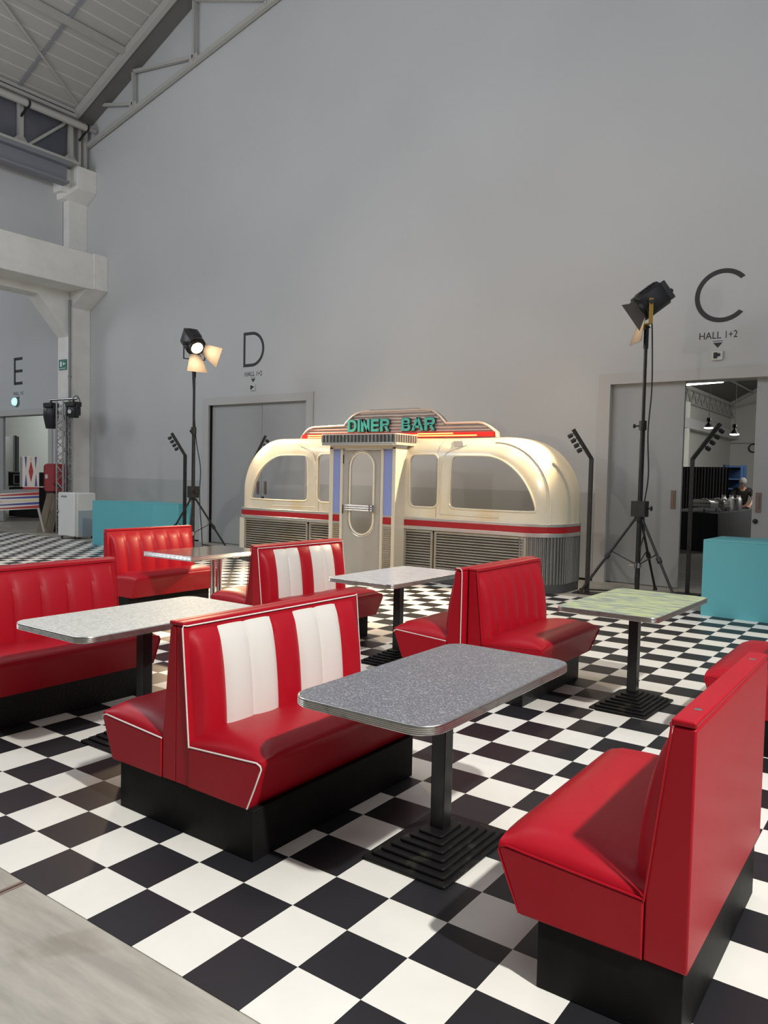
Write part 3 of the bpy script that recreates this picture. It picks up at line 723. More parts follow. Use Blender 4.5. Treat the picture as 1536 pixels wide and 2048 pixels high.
# fluted awning
aw = thing('tmp','', '')
bpy.data.objects.remove(aw)
ax0, ax1, ay0, ay1 = -.78, .70, -.43, .18
awn = MB().box(ax0+.02,ax1-.02,ay0+.02,ay1,2.13,2.255)
awo = awn.build('awning', M['kick_gap_shade'], D)  # dark core: shade between the flutes is put in its colour
lp = rrect(ax0,ax1,ay0,ay1,.05,5)
MB().prism(lp, 'z', 2.085, 2.13).build('awning_lip', M['silver'], awo, bevel=.006)
MB().prism(rrect(ax0+.005,ax1-.005,ay0+.005,ay1,.04,4), 'z', 2.245, 2.265).build('awning_lip', M['sign_edge'], awo, bevel=.004)
fl_ = MB(); n = 20
for i in range(n+1): x = ax0+.03+(ax1-ax0-.06)*i/n; fl_.tube([(x,ay0+.018,2.13),(x,ay0+.018,2.245)], .021, 8)
for i in range(9): y = ay0+.06+(ay1-ay0-.09)*i/8; fl_.tube([(ax1-.018,y,2.13),(ax1-.018,y,2.245)], .021, 8).tube([(ax0+.018,y,2.13),(ax0+.018,y,2.245)], .021, 8)
fl_.build('flutes', M['rib'], awo)
# roof sign board
sy = .44; kx = 1.0
so = [(-1.97,2.235),(-1.92,2.31),(-1.86,2.37),(-1.78,2.42),(-1.68,2.445),(-.98,2.46),(-.95,2.50),(-.88,2.56),(-.80,2.62),(-.71,2.66),(-.6,2.685),(.70,2.685),(.79,2.67),(.86,2.63),(.94,2.57),(1.01,2.50),(1.045,2.46),(1.63,2.46),(1.71,2.445),(1.79,2.41),(1.87,2.355),(1.93,2.31),(1.94,2.235)]
def sclip(z): # left/right extent of the board at height z
    L_ = [p for p in so]; xs2 = []
    for i in range(len(L_)-1):
        (xa,za),(xb,zb) = L_[i],L_[i+1]
        if (za-z)*(zb-z) <= 0 and za != zb: xs2.append(xa+(xb-xa)*(z-za)/(zb-za))
    return min(xs2), max(xs2)
sb = MB().prism(so, 'y', sy, sy+.10).build('sign_board', M['sign'], D)
ed = MB().tube([(x,sy-.012,z) for x,z in so], .018, 6); ed.build('sign_border', M['sign_edge'], sb)
z = 2.345
while z < 2.67:
    a_, b_ = sclip(z+.012); MB().tube([(a_+.03,sy,z),(b_-.03,sy,z)], .015, 8).build('sign_rib', M['sign_rib'], sb); z += .052
MB().box(-.45,.52,sy-.02,sy+.12,2.685,2.715).build('sign_cap', M['rib'], sb, bevel=.006)
MB().box(-1.93,1.90,sy-.03,sy+.0,2.245,2.315).build('neon_tray', M['tray_glow'], sb)  # no lamp itself: the tubes' red glow is put in the tray material
nt_ = MB()
for z in (2.263,2.297): nt_.tube([(-1.78,sy-.045,z),(-.80,sy-.045,z)], .009, 8).tube([(.55,sy-.045,z),(1.62 if z < 2.28 else 1.2,sy-.045,z)], .009, 8)
nt_.tube([(-.80,sy-.045,2.28),(.55,sy-.045,2.28)], .009, 8)
nt_.build('neon_tube', M['neon'], sb)
lx = -.92
def block_letter(ch_, w, h, t):
    """list of quads/polygons (x,z) for a bold sans letter"""
    def bowl(x0, z0, z1, w_, t_):
        r = (z1-z0)/2; rx = min(r, w_*.62); cx = x0+w_-rx; zc_ = (z0+z1)/2
        o = [(x0,z1)]+arc(cx,zc_,rx,90,-90,14,r)+[(x0,z0)]; i_ = [(x0,z1-t_)]+arc(cx,zc_,rx-t_,90,-90,14,r-t_)+[(x0,z0+t_)]
        return [[o[k],i_[k],i_[k+1],o[k+1]] for k in range(len(o)-1)]
    stem = [[(0,0),(t,0),(t,h),(0,h)]]
    if ch_ == 'D': return stem+bowl(t*.9,0,h,w-t*.9,t*.85)
    if ch_ == 'I': return [[(0,0),(w,0),(w,h),(0,h)]]
    if ch_ == 'N': return stem+[[(w-t,0),(w,0),(w,h),(w-t,h)],[(0,h),(w-t,0),(w,0),(t,h)]]
    if ch_ == 'E': return stem+[[(t,z),(w,z),(w,z+t*.85),(t,z+t*.85)] for z in (0,h/2-t*.42,h-t*.85)]
    if ch_ == 'R': return stem+bowl(t*.9,h*.42,h,w-t*.9,t*.8)+[[(w*.42,h*.5),(w-t*.95,0),(w,0),(w*.42+t,h*.5)]]
    if ch_ == 'B': return stem+bowl(t*.9,h*.46,h,w-t*1.1,t*.8)+bowl(t*.9,0,h*.56,w-t*.9,t*.8)
    if ch_ == 'A': return [[(0,0),(t,0),(w/2+t*.35,h),(w/2-t*.55,h)],[(w-t,0),(w,0),(w/2+t*.55,h),(w/2-t*.35,h)],[(w*.22,h*.22),(w*.78,h*.22),(w*.72,h*.40),(w*.28,h*.40)]]
for ch_,xa,xb in (('D',-.88,-.69),('I',-.66,-.615),('N',-.585,-.415),('E',-.38,-.225),('R',-.19,-.015),('B',.235,.405),('A',.43,.655),('R',.68,.865)):
    L1_ = MB()
    for q in block_letter(ch_, xb-xa, .205, .048): L1_.prism([(xa+x,2.348+z) for x,z in q], 'y', sy-.058, sy-.036)
    L1_.build('letter', M['teal'], sb)
    L2_ = MB()
    for q in block_letter(ch_, xb-xa+.018, .223, .064): L2_.prism([(xa-.009+x,2.339+z) for x,z in q], 'y', sy-.036, sy-.016)
    L2_.build('letter_backing', M['tealside'], sb)

# ================================================================ STAGE LIGHTS
def light_stand(label, x, y, rz, top):
    t = thing('light_stand', label, 'light stand', (x,y,0), rz)
    MB().tube([(0,0,.06),(0,0,2.42)], .034, 14).build('lower_tube', M['black_metal'], t)
    MB().tube([(0,0,2.35),(0,0,top-.38)], .024, 12).build('upper_tube', M['black_metal'], t)
    MB().tube([(0,0,top-.40),(0,0,top-.08)], .034, 12).box(-.05,.05,-.012,.012,top-.12,top-.10).build('spigot', M['black_metal'], t)
    MB().tube([(0,0,2.33),(0,0,2.46)], .052, 12).tube([(0,0,2.39),(-.12,0,2.39)], .012, 8).lathe([(.03,0),(.03,.02)], (-.13,0,2.39), 12, axis=(1,0,0)).build('collar', M['black_metal'], t)
    MB().box(-.10,.10,-.08,.08,1.12,1.34).tube([(0,-.02,1.06),(0,-.02,1.14)], .06, 12).tube([(.09,0,1.24),(.15,0,1.24)], .012, 8).lathe([(.035,0),(.035,.02)], (.15,0,1.24), 12, axis=(1,0,0)).build('winch_box', M['black_metal'], t, bevel=.01)
    MB().tube([(0,0,.40),(0,0,.47)], .05, 12).box(-.12,-.03,-.012,.012,.42,.44).build('clamp', M['steel'], t)
    for k in range(3):
        a = math.radians(90+120*k); c_, s_ = math.cos(a), math.sin(a)
        lg = MB().tube([(.05*c_,.05*s_,1.10),(.78*c_,.78*s_,.02)], .018, 10)
        lo = lg.build('leg', M['black_metal'], t)
        MB().tube([(.40*c_,.40*s_,.58),(.44*c_,.44*s_,.52)], .034, 10).build('leg_joint', M['black_plastic'], lo)
        MB().tube([(.36*c_,.36*s_,.62),(.03*c_,.03*s_,.45)], .008, 6).build('brace', M['black_metal'], lo)
        MB().lathe([(.03,0),(.03,.03),(.02,.04)], (.78*c_,.78*s_,.0045), 12).build('foot', M['cable'], lo)
    return t
def spotlight(label, loc, direction, energy, yellow, spot_deg=70, flaps=(1,1,1,1), roll=0, fl_ang=38, lens=1.0, spill=120):
    d = Vector(direction).normalized(); q = d.to_track_quat('Z','Y')
    t = thing('stage_spotlight', label, 'spotlight', loc); t.rotation_mode = 'QUATERNION'; t.rotation_quaternion = q @ Matrix.Rotation(roll,4,'Z').to_quaternion()
    b = MB(); b.prism([(-.15,-.13),(-.07,-.18),(.07,-.18),(.15,-.13),(.15,.12),(.08,.18),(-.08,.18),(-.15,.12)], 'z', -.28, .10)
    bo_ = b.build('housing', M['black_metal'], t, bevel=.01)
    MB().box(-.12,.12,-.15,.13,-.36,-.28).lathe([(.03,0),(.03,.05)], (.04,-.05,-.36), 10, axis=(0,0,-1)).build('rear_cover', M['black_plastic'], t, bevel=.01)
    f = MB()
    for k in range(5): f.box(-.10,.10,.182,.190,-.24+.055*k,-.21+.055*k)
    f.build('cooling_fin', M['black_plastic'], t)
    rg = MB(); ro = arc(0,0,.15,0,360,28); ri = arc(0,0,.112,0,360,28)
    for i in range(28): rg.prism([ro[i],ro[i+1],ri[i+1],ri[i]], 'z', .10, .15)
    rg.build('lens_ring', M['black_metal'], t)
    MB().lathe([(.11*lens,.0),(.10*lens,.02),(.06*lens,.032),(.01,.036)], (0,0,.10), 28).build('lens', M['bulb'], t)
    dirs = [(0,1),(1,0),(0,-1),(-1,0)]
    a = math.radians(fl_ang)
    for k,(ux,uy) in enumerate(dirs):
        if not flaps[k]: continue
        vx, vy = -uy, ux; w0, w1, ln = .11, .21, .35
        ox, oz = math.sin(a), math.cos(a)
        p = []
        for (w,l) in ((-w0,0),(w0,0),(w1,1),(-w1,1)):
            r0 = .13+ln*l*ox; p.append(Vector((ux*r0+vx*w, uy*r0+vy*w, .15+ln*l*oz)))
        nrm = (p[1]-p[0]).cross(p[3]-p[0]).normalized()*.003
        MB().add([v+nrm for v in p]+[v-nrm for v in p], [(0,1,2,3),(7,6,5,4),(0,4,5,1),(1,5,6,2),(2,6,7,3),(3,7,4,0)]).build('barn_door_flap', M['flap'], t)
    li = bpy.data.lights.new('spot_lamp', 'SPOT'); li.energy = energy; li.color = (1,.74,.45); li.spot_size = math.radians(spot_deg); li.spot_blend = .45; li.shadow_soft_size = .06
    lo = bpy.data.objects.new('lamp_beam', li); COL.objects.link(lo); lo.parent = t; lo.location = (0,0,.20); lo.rotation_euler = (PI,0,0)
    l2 = bpy.data.lights.new('spill_lamp', 'SPOT'); l2.energy = spill; l2.color = (1,.74,.45); l2.spot_size = math.radians(165); l2.spot_blend = 1; l2.shadow_soft_size = .09
    o2 = bpy.data.objects.new('lamp_spill', l2); COL.objects.link(o2); o2.parent = t; o2.location = (0,0,.17); o2.rotation_euler = (PI,0,0)
    return t
def yoke(parent_label, head_loc, top_z, m):
    pass
SR = (-.46,9.30); SL = (-8.62,8.25)
light_stand('tall black tripod light stand in front of the open doorway', SR[0], SR[1], math.radians(-2), 3.86)
light_stand('tall black tripod light stand left of the closed double door', SL[0], SL[1], math.radians(-18), 3.80)
HR = (SR[0]-.02, SR[1]-.02, 4.06); HL = (SL[0]+.02, SL[1]-.02, 4.02)
sp1 = spotlight('black stage spotlight with barn doors on the right stand', HR, (-.80,-.66,-.80), 1700, True, 62, flaps=(0,1,1,0))
sp2 = spotlight('black stage spotlight shining towards the diner on the left stand', HL, (.92,-.24,-.72), 1200, False, 58, flaps=(0,1,1,0), spill=420)
for (hx,hy,hz,nm,m,rz,par) in ((*HR,'r',M['yellow'],math.atan2(-.66,-.80)-PI/2,sp1),(*HL,'l',M['black_metal'],math.atan2(-.42,.96)-PI/2,sp2)):
    base = thing('lamp_yoke', '%s bracket holding the stage spotlight on its stand, %s'%(('yellow','right') if nm=='r' else ('dark','left')), 'bracket', (hx,hy,0), rz)
    for s_ in (-1,1):
        a0, a1 = sorted((s_*.196, s_*.206)); MB().box(a0,a1,-.028,.028,hz-.28,hz+.05).build('arm', m, base)
        MB().tube([(s_*.155,0,hz),(s_*.22,0,hz)], .03, 10).build('tilt_knob', M['black_plastic'], base)
    MB().box(-.206,.206,-.028,.028,hz-.29,hz-.278).tube([(0,0,hz-.285),(0,0,hz-.34)], .022, 10).build('cross_arm', m, base)
def cable(label, pts, r=.012, cat='cable', sag=0):
    # smooth the polyline a little
    P = [Vector(p) for p in pts]; out = []
    for i in range(len(P)-1):
        p0 = P[max(i-1,0)]; p1 = P[i]; p2 = P[i+1]; p3 = P[min(i+2,len(P)-1)]
        for k in range(8):
            t = k/8; out.append(.5*((2*p1)+(-p0+p2)*t+(2*p0-5*p1+4*p2-p3)*t*t+(-p0+3*p1-3*p2+p3)*t**3))
    out.append(P[-1])
    return tag(MB().tube(out, r, 6).build('power_cable', M['cable']), label, cat)
cable('black cable hanging along the right light stand', [(HR[0]+.08,HR[1]+.02,3.98),(HR[0]+.11,HR[1],3.6),(HR[0]+.13,HR[1],2.9),(SR[0]+.08,SR[1]-.02,2.3),(SR[0]+.11,SR[1]-.03,1.7),(SR[0]+.07,SR[1]-.05,1.25),(SR[0]+.10,SR[1]-.09,.9),(SR[0]+.02,SR[1]-.10,.5),(SR[0]+.08,SR[1]-.16,.02),(SR[0]+.6,SR[1]-.1,.014)], .010)
cable('black cable hanging along the left light stand', [(HL[0]-.08,HL[1]-.02,3.90),(HL[0]-.05,HL[1],3.5),(SL[0]+.06,SL[1],2.3),(SL[0]+.20,SL[1],1.7),(SL[0]+.22,SL[1]-.03,1.2),(SL[0]+.3,SL[1]-.05,.6),(SL[0]+.42,SL[1]-.03,.02),(SL[0]+.9,SL[1]+.2,.014)], .010)
cable('black cable lying on the floor from the rounded diner end to the right light stand', [(-1.30,9.30,.014),(-.9,9.45,.014),(-.2,9.75,.014),(.4,9.9,.014),(1.6,9.7,.014)], .012)
cable('black cable lying along the foot of the closed double door', [(-7.7,8.6,.014),(-8.2,9.2,.014),(-9.0,9.5,.014),(-10.2,9.9,.014)], .012)

# ---- slanted spotlight poles
def spot_pole(label, x, y, lean, zt=2.40, ze=1.94):
    """lean = horizontal direction (x,y) in which the head part bends"""
    t = thing('spot_pole', label, 'lamp pole', (x,y,0))
    MB().bar((0,0,.012),(0,0,ze),.05).build('pole', M['black_metal'], t)
    u = Vector((lean[0],lean[1],0)).normalized(); e = Vector((0,0,ze-.01)); tp = e+u*(.27 if zt < 2.42 else .38)+Vector((0,0,zt-ze))
    MB().bar(e, tp, .05).build('slanted_arm', M['black_metal'], t)
    MB().box(-.17,.17,-.14,.14,.0045,.014).build('foot_plate', M['black_metal'], t)
    for k in range(4):
        p = e+(tp-e)*(.40+.165*k); side = Vector((0,0,-1))*.05+u*(.065)
        q = p+side
        MB().bar(p, q, .012).lathe([(.022,-.035),(.030,-.03),(.030,.03),(.026,.035)], q, 12, axis=(u.x,u.y,-.6)).build('small_spotlight', M['black_plastic'], t)
    return t
v_l = (-.84,-.55); v_r = (.70,.55)
spot_pole('black pole with four small spotlights to the right of the diner end, head bent left', -1.08, 9.02, v_l, 2.34, 1.93)
spot_pole('black pole with four small spotlights beside the right turquoise block, head bent right', .06, 9.95, v_r, 2.47, 1.96)
spot_pole('black pole with four small spotlights next to the left light stand', -9.10, 8.45, v_l, 2.37, 1.94)
spot_pole('black pole with four small spotlights half hidden behind the left diner end', -8.62, 9.80, v_r, 2.40, 1.82)

# ================================================================ TURQUOISE BLOCKS
def block(label, P, h):
    t = thing('display_block', label, 'block', (P[0][0],P[0][1],0)); q = [(x-P[0][0],y-P[0][1]) for x,y in P]
    MB().prism(q, 'z', .0045, h-.018).build('block_body', M['turq'], t)
    MB().prism(q, 'z', h-.018, h).build('block_top', M['turq'], t, bevel=.003)
    return t
block('plain turquoise block in front of the open doorway at the right edge', [(.645,8.27),(2.3,8.20),(2.34,9.02),(.68,9.10)], .93)
block('plain turquoise block beside the white fridge at the left', [(-11.73,8.16),(-9.98,8.37),(-9.28,8.80),(-10.9,9.15)], .96)

# ================================================================ LEFT BACKGROUND
F = thing('mini_fridge', 'small white rounded fridge beside the left turquoise block', 'fridge', (-13.07,8.60,0), math.radians(5))
MB().box(-.58,0,.05,.58,.05,1.07).build('fridge_body', M['fridge'], F, bevel=.03, seg=3)
F2 = MB().box(-.58,0,-.02,.045,.07,1.075).build('fridge_door', M['fridge'], F, bevel=.022, seg=3)
MB().box(-.003,.002,.09,.56,.06,.66).build('side_reflection', M['fridge_reflect'], F)  # reflection on the lower side, put in as a blue-grey plate
MB().box(-.46,-.26,-.028,-.02,.965,1.0).build('badge', M['grey_metal'], F2)
MB().box(-.57,-.53,-.06,-.02,.62,.66).build('door_handle', M['grey_metal'], F2)
for x,y in ((-.52,.05),(-.06,.05),(-.52,.52),(-.06,.52)): MB().lathe([(.025,0),(.025,.05)], (x,y,.0045), 10).build('foot', M['black_plastic'], F)
# pinball machine
PB = thing('pinball_machine', 'pinball machine seen from the side with red white and blue diamond pattern', 'pinball machine', (-16.43,7.54,0), math.radians(60))
cab = [(-.3,.47),(1.86,.60),(1.86,1.03),(-.3,.90)]
MB().prism(cab, 'y', 0, .62).build('cabinet', M['pin_white'], PB)
MB().prism([(-.3,.90),(1.86,1.03),(1.86,1.09),(-.3,.99)], 'y', -.01, .62).build('glass_frame', M['grey_metal'], PB)
def on_cab(u, v):   # u along 0..1, v up 0..1
    return (-.3+2.16*u, .47+.13*u+.43*v)
def dia(mb, u0, u1, v, hv, y, half=None):
    a = on_cab(u0,v); b = on_cab((u0+u1)/2,v+hv); c_ = on_cab(u1,v); d_ = on_cab((u0+u1)/2,v-hv)
    mb.prism([a,b,c_,d_], 'y', y, 0)
dm = MB(); dia(dm,.18,.62,.50,.13,-.004); dm.prism([on_cab(.38,.86),on_cab(1,.80),on_cab(1,.97)], 'y', -.004, 0).prism([on_cab(.38,.10),on_cab(1,.03),on_cab(1,.20)], 'y', -.004, 0)
dm.build('red_diamonds', M['pin_red'], PB)
MB().prism([on_cab(.32,.70),on_cab(1,.62),on_cab(1,.76)], 'y', -.004, 0).prism([on_cab(.32,.30),on_cab(1,.25),on_cab(1,.40)], 'y', -.004, 0).build('blue_points', M['pin_blue'], PB)
MB().prism([on_cab(.62,.50),on_cab(1,.44),on_cab(1,.56)], 'y', -.0035, 0).build('yellow_points', M['pin_yellow'], PB)
bb = MB().box(1.48,1.86,.0,.60,1.14,1.92).build('backbox', M['pin_white'], PB)
MB().box(1.42,1.48,.0,.62,1.15,1.89).build('backbox_rear', M['grey_metal'], bb)
MB().prism([(1.62,1.53),(1.675,1.80),(1.73,1.53),(1.675,1.26)], 'y', -.004, 0).build('red_diamonds', M['pin_red'], bb)
MB().prism([(1.53,1.90),(1.58,1.90),(1.56,1.58)], 'y', -.004, 0).prism([(1.76,1.90),(1.81,1.90),(1.78,1.58)], 'y', -.004, 0).prism([(1.53,1.16),(1.59,1.16),(1.56,1.48)], 'y', -.004, 0).prism([(1.76,1.16),(1.82,1.16),(1.79,1.48)], 'y', -.004, 0).build('blue_points', M['pin_blue'], bb)
MB().prism([(1.64,1.85),(1.675,1.90),(1.71,1.85),(1.675,1.79)], 'y', -.0035, 0).build('yellow_points', M['pin_yellow'], bb)
MB().box(1.49,1.85,.0,.58,1.06,1.14).build('neck', M['pin_red'], PB)
for x,y in ((1.84,.03),(1.84,.58),(-.25,.03),(-.25,.58)):
    MB().bar((x,y,.62),(x+(.14 if x > 0 else -.1),y-.03,.004),.06,.05).build('leg', M['steel_white'], PB)
# red rounded machine behind truss
RC = thing('red_machine', 'dark red rounded machine between the pinball machine and the truss tower', 'machine', (-15.45,9.56,0), math.radians(60))
MB().prism(rrect(-.27,.28,1.02,1.74,.09,5), 'y', 0, .22).build('head_box', M['darkred'], RC, bevel=.02)
MB().box(-.22,.22,.05,.20,.002,1.05).build('stand_column', M['black_plastic'], RC)
MB().box(-.24,-.18,-.02,0,1.36,1.46).build('coin_slot', M['steel'], RC)
MB().prism([(-.1,1.25),(.12,1.18),(.24,1.10),(.05,1.13)], 'y', -.006, 0).build('decal', M['black_plastic'], RC)
for k,(xa,xb,lb) in enumerate(((-.12,-.36,'brown board leaning against the red machine, left of two'),(.04,-.16,'brown board leaning against the red machine, right of two'))):
    bd_ = MB().prism([(xa,.98),(xa+.16,1.00),(xb+.19,.004),(xb,.004)], 'y', 0, .03)
    o = bd_.build('wooden_board', M['board'], None, loc=(-15.33+.05*k,9.40-.03*k,0), rot=(math.radians(-3),0,math.radians(60))); tag(o, lb, 'board')
# truss tower
TX, TY = -14.98, 9.52
TT = thing('truss_tower', 'slim silver lattice truss tower carrying two black moving lights', 'truss tower', (TX,TY,0), math.radians(4))
for sx in (-.13,.13):
    for sy_ in (-.13,.13): MB().tube([(sx,sy_,.02),(sx,sy_,3.30)], .022, 8).build('chord', M['steel'], TT)
br = MB(); z = .1; k = 0
while z < 3.15:
    for (a_,b_) in (((-.13,-.13),(.13,-.13)),((.13,-.13),(.13,.13)),((.13,.13),(-.13,.13)),((-.13,.13),(-.13,-.13))):
        p, q = (a_,b_) if k%2 == 0 else (b_,a_); br.tube([(p[0],p[1],z),(q[0],q[1],z+.20)], .010, 6)
    z += .20; k += 1
br.build('lattice_braces', M['steel'], TT)
MB().tube([(-.55,0,3.36),(.52,0,3.36)], .03, 10).build('cross_bar', M['steel'], TT)
MB().box(-.3,.3,-.3,.3,.004,.02).build('foot_plate', M['steel'], TT)
def moving(label, x, y, h, r, taper):
    t = thing('moving_light', label, 'moving light', (x,y,3.30))
    MB().box(-.17,.17,-.12,.12,-.14,-.02).tube([(0,0,-.02),(0,0,.04)], .03, 8).build('base', M['black_plastic'], t, bevel=.02)
    for s_ in (-1,1):
        a0, a1 = sorted((s_*.19,s_*.225)); MB().box(a0,a1,-.06,.06,-.36,-.08).build('yoke_arm', M['black_plastic'], t, bevel=.01)
    MB().lathe([(r*.9,-.16),(r,-.2),(r,-.16-h*.45),(r*taper,-.16-h),(r*taper*.9,-.17-h)], (0,0,0), 20).build('head', M['black_plastic'], t)
    return t
moving('long black moving light hanging from the left end of the truss tower bar', TX-.50, TY-.06, .50, .18, .70)
m2 = moving('short black moving light hanging from the right end of the truss tower bar', TX+.36, TY+.02, .24, .14, .9)
MB().lathe([(.05,0),(.05,.004)], (.06,-.145,-.27), 16, axis=(.4,-.9,0)).build('lens_cap', M['offwhite'], m2)
cable('thin black cable looping from the truss bar to the short moving light', [(TX+.45,TY-.05,3.36),(TX+.58,TY-.03,3.42),(TX+.66,TY,3.30),(TX+.62,TY,3.12),(TX+.5,TY,3.14)], .009)
cable('dark cable hanging down the right side of the truss tower', [(TX+.2,TY-.06,3.1),(TX+.22,TY-.06,2.2),(TX+.21,TY-.06,1.2),(TX+.24,TY-.08,.02)], .014)
# beyond doorway E
struct('trim_26', MB().box(-25.55,-25.42,13.96,14.04,0,2.83), M['grey_metal'])
struct('wall_beyond_left', MB().box(-40,-19.0,17.5,17.7,0,8), M['far_wall'])
struct('trim_18', MB().box(-26.5,-25.55,14.0,14.2,0,2.80), M['doorframe'])
fc = thing('flight_case', 'black flight case with pale edges stacked on a dark case inside doorway E', 'case', (-21.35,12.0,0), math.radians(30))
MB().box(-.5,.5,0,.6,1.02,1.48).build('case_body', M['black_plastic'], fc)
MB().box(-.52,.52,-.02,.0,1.46,1.49).box(-.52,.52,-.02,.0,1.0,1.03).box(-.32,-.28,-.02,0,1.08,1.40).box(-.1,-.06,-.02,0,1.08,1.40).box(-.28,-.1,-.02,0,1.37,1.40).box(-.28,-.1,-.02,0,1.08,1.11).build('edging', M['silver'], fc)
MB().box(-.48,.52,.0,.6,.03,.98).build('lower_case', M['cloth'], fc)
bx = tag(MB().box(-.35,.35,-.2,.2,.0,.40).build('cardboard_box', M['board'], None, loc=(-22.0,11.3,0)), 'plain brown cardboard box on the concrete under the pinball machine', 'box')

# ================================================================ HALL BEYOND DOORWAY C
struct('wall_beyond_side', MB().box(-4.3,-4.0,10.8,32,0,9), M['far_wall'])
struct('wall_beyond_end', MB().box(-4.3,9,32,32.3,0,9), M['far_wall'])
struct('trim_19', MB().box(-4.0,-3.7,10.8,32,3.36,3.68), M['wall'])
struct('trim_20', MB().box(-4.0,6,31.97,32,3.20,3.23), M['grey_metal'])
# sloping roof with trusses along the side wall
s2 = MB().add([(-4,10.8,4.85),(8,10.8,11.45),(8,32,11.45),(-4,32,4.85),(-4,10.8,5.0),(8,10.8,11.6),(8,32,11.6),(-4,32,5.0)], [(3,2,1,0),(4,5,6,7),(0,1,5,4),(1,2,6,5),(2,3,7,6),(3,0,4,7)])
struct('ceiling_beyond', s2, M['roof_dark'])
t2 = MB()
for z in (4.22,4.68): t2.box(-3.98,-3.9,11,32,z,z+.06)
y = 12
while y < 31.5:
    t2.bar((-3.94,y,4.24),(-3.94,y+.4,4.7),.05).bar((-3.94,y+.4,4.7),(-3.94,y+.8,4.24),.05); y += .8
t2.bar((-4,31.8,4.6),(6,31.8,7.0),.08).bar((-4,31.8,4.8),(6,31.8,10.3),.14)
for x in (-3.2,-2.4,-1.6): t2.bar((x,11,4.78+.55*(x+4)),(x,31.8,4.78+.55*(x+4)),.06)
struct('trim_21', t2, M['steel_white'])
struct('trim_22', MB().box(-3.98,-3.72,24.3,24.6,0,4.2), M['white_paint'])
st = thing('tube_light', 'bright tube light under the roof beyond the open doorway', 'light', (-.72,13.2,3.42), math.radians(-15))
MB().box(-.5,.5,-.05,.05,.03,.07).build('housing', M['offwhite'], st)
MB().tube([(-.48,0,0),(.48,0,0)], .03, 10).build('tube', M['strip'], st)
def pendant(label, x, y, z):
    t = thing('pendant_lamp', label, 'pendant lamp', (x,y,z+.03)); t.scale = (.66,.66,.66)
    MB().tube([(0,0,.42),(0,0,5.2)], .010, 6).build('cord', M['cable'], t)
    MB().lathe([(.05,.42),(.09,.40),(.10,.30),(.05,.26),(.06,.20),(.11,.14),(.17,.05),(.18,.03)], (0,0,0), 20).build('shade', M['black_plastic'], t)
    MB().lathe([(.10,-.02),(.17,.0),(.172,.03)], (0,0,0), 20).build('diffuser', M['lampwhite'], t)
pendant('black pendant lamp with lit rim beyond the doorway, left of two', -2.07, 20.0, 3.02)
pendant('black pendant lamp with lit rim beyond the doorway, right of two', -1.43, 20.0, 2.84)
# buffet table
BT = thing('buffet_table', 'long table under a black cloth beyond the open doorway', 'table', (0,0,0))
bt = [(-2.6,18.0),(-1.16,17.25),(-1.10,21.9),(-2.6,22.2)]
MB().prism([(x+(0.03 if x < -2 else -.03),y) for x,y in bt], 'z', .86, .895).build('tabletop', M['cloth'], BT)
ck_ = MB(); nb = []
for i in range(len(bt)):
    a_, b_ = Vector((*bt[i],0)), Vector((*bt[(i+1)%4],0)); n_ = int((b_-a_).length/.06)
    nr_ = Vector(((b_-a_).y,-(b_-a_).x,0)).normalized()
    for k in range(n_): nb.append((a_+(b_-a_)*k/n_, nr_, k))
rows = []
for z,amp in ((.905,0),(.88,.01),(.5,.03),(.02,.045)):
    row = [tuple(p+nr_*(amp*(.6+.4*math.sin(k*1.7+p.x*3)))+Vector((0,0,z))) for p,nr_,k in nb]; row.append(row[0]); rows.append(row)
ck_.grid(rows).prism(bt, 'z', .896, .906)
tag(ck_.build('tablecloth', M['cloth']), 'black floor length cloth draped over the buffet table', 'tablecloth')
def chafing(label, x, y, rz, op_=False):
    t = thing('chafing_dish', label, 'chafing dish', (x,y,.907), rz)
    MB().box(-.26,.26,-.17,.17,.12,.22).build('pan', M['steel'], t, bevel=.015)
    MB().prism([(-.27,.22),(.27,.22),(.25,.27),(.15,.31),(-.15,.31),(-.25,.27)], 'y', -.18, .18).box(-.06,.06,-.012,.012,.31,.335).build('lid', M['chrome'], t, bevel=.01)
    for sx in (-.24,.24):
        for sy_ in (-.15,.15): MB().bar((sx,sy_,.001),(sx,sy_,.20),.02).build('leg', M['steel'], t)
    MB().lathe([(.05,0.001),(.05,.06)], (0,0,0), 14).build('burner', M['steel'], t)
chafing('shiny steel chafing dish on the buffet table, nearer one', -1.62, 17.95, math.radians(-20))
chafing('shiny steel chafing dish on the buffet table, farther one', -1.52, 18.75, math.radians(-12))
tag(MB().lathe([(.13,.001),(.13,.30),(.12,.31),(.12,.305)], (-1.33,20.1,.906), 22).build('metal_pot', M['steel']), 'tall cylindrical steel pot on the buffet table', 'pot')
for i,(x,y,lb) in enumerate(((-1.75,20.6,'leftmost'),(-1.60,20.8,'middle'),(-1.45,20.95,'rightmost'))):
    g = thing('glass_jar', 'small glass jar behind the steel pot, %s of three'%lb, 'jar', (x,y,.906))
    MB().lathe([(.07,.001),(.09,.06),(.085,.28),(.05,.33),(.05,.36)], (0,0,0), 16).build('jar_body', M['offwhite'], g)
    MB().lathe([(.055,.36),(.055,.39)], (0,0,0), 16).build('jar_lid', M['steel'], g)
fb = thing('fruit_bowl', 'bowl of orange fruit between the chafing dishes and the pot', 'fruit bowl', (-1.48,19.5,.907))
MB().lathe([(.06,.001),(.15,.09),(.16,.12)], (0,0,0), 18).build('bowl', M['offwhite'], fb)
for i in range(6):
    a = i*1.05; MB().lathe([(.012,-.045),(.035,-.03),(.045,0),(.035,.03),(.012,.045)], (.07*math.cos(a),.07*math.sin(a),.14+.02*(i%2)), 10).build('fruit', M['orange'], fb)
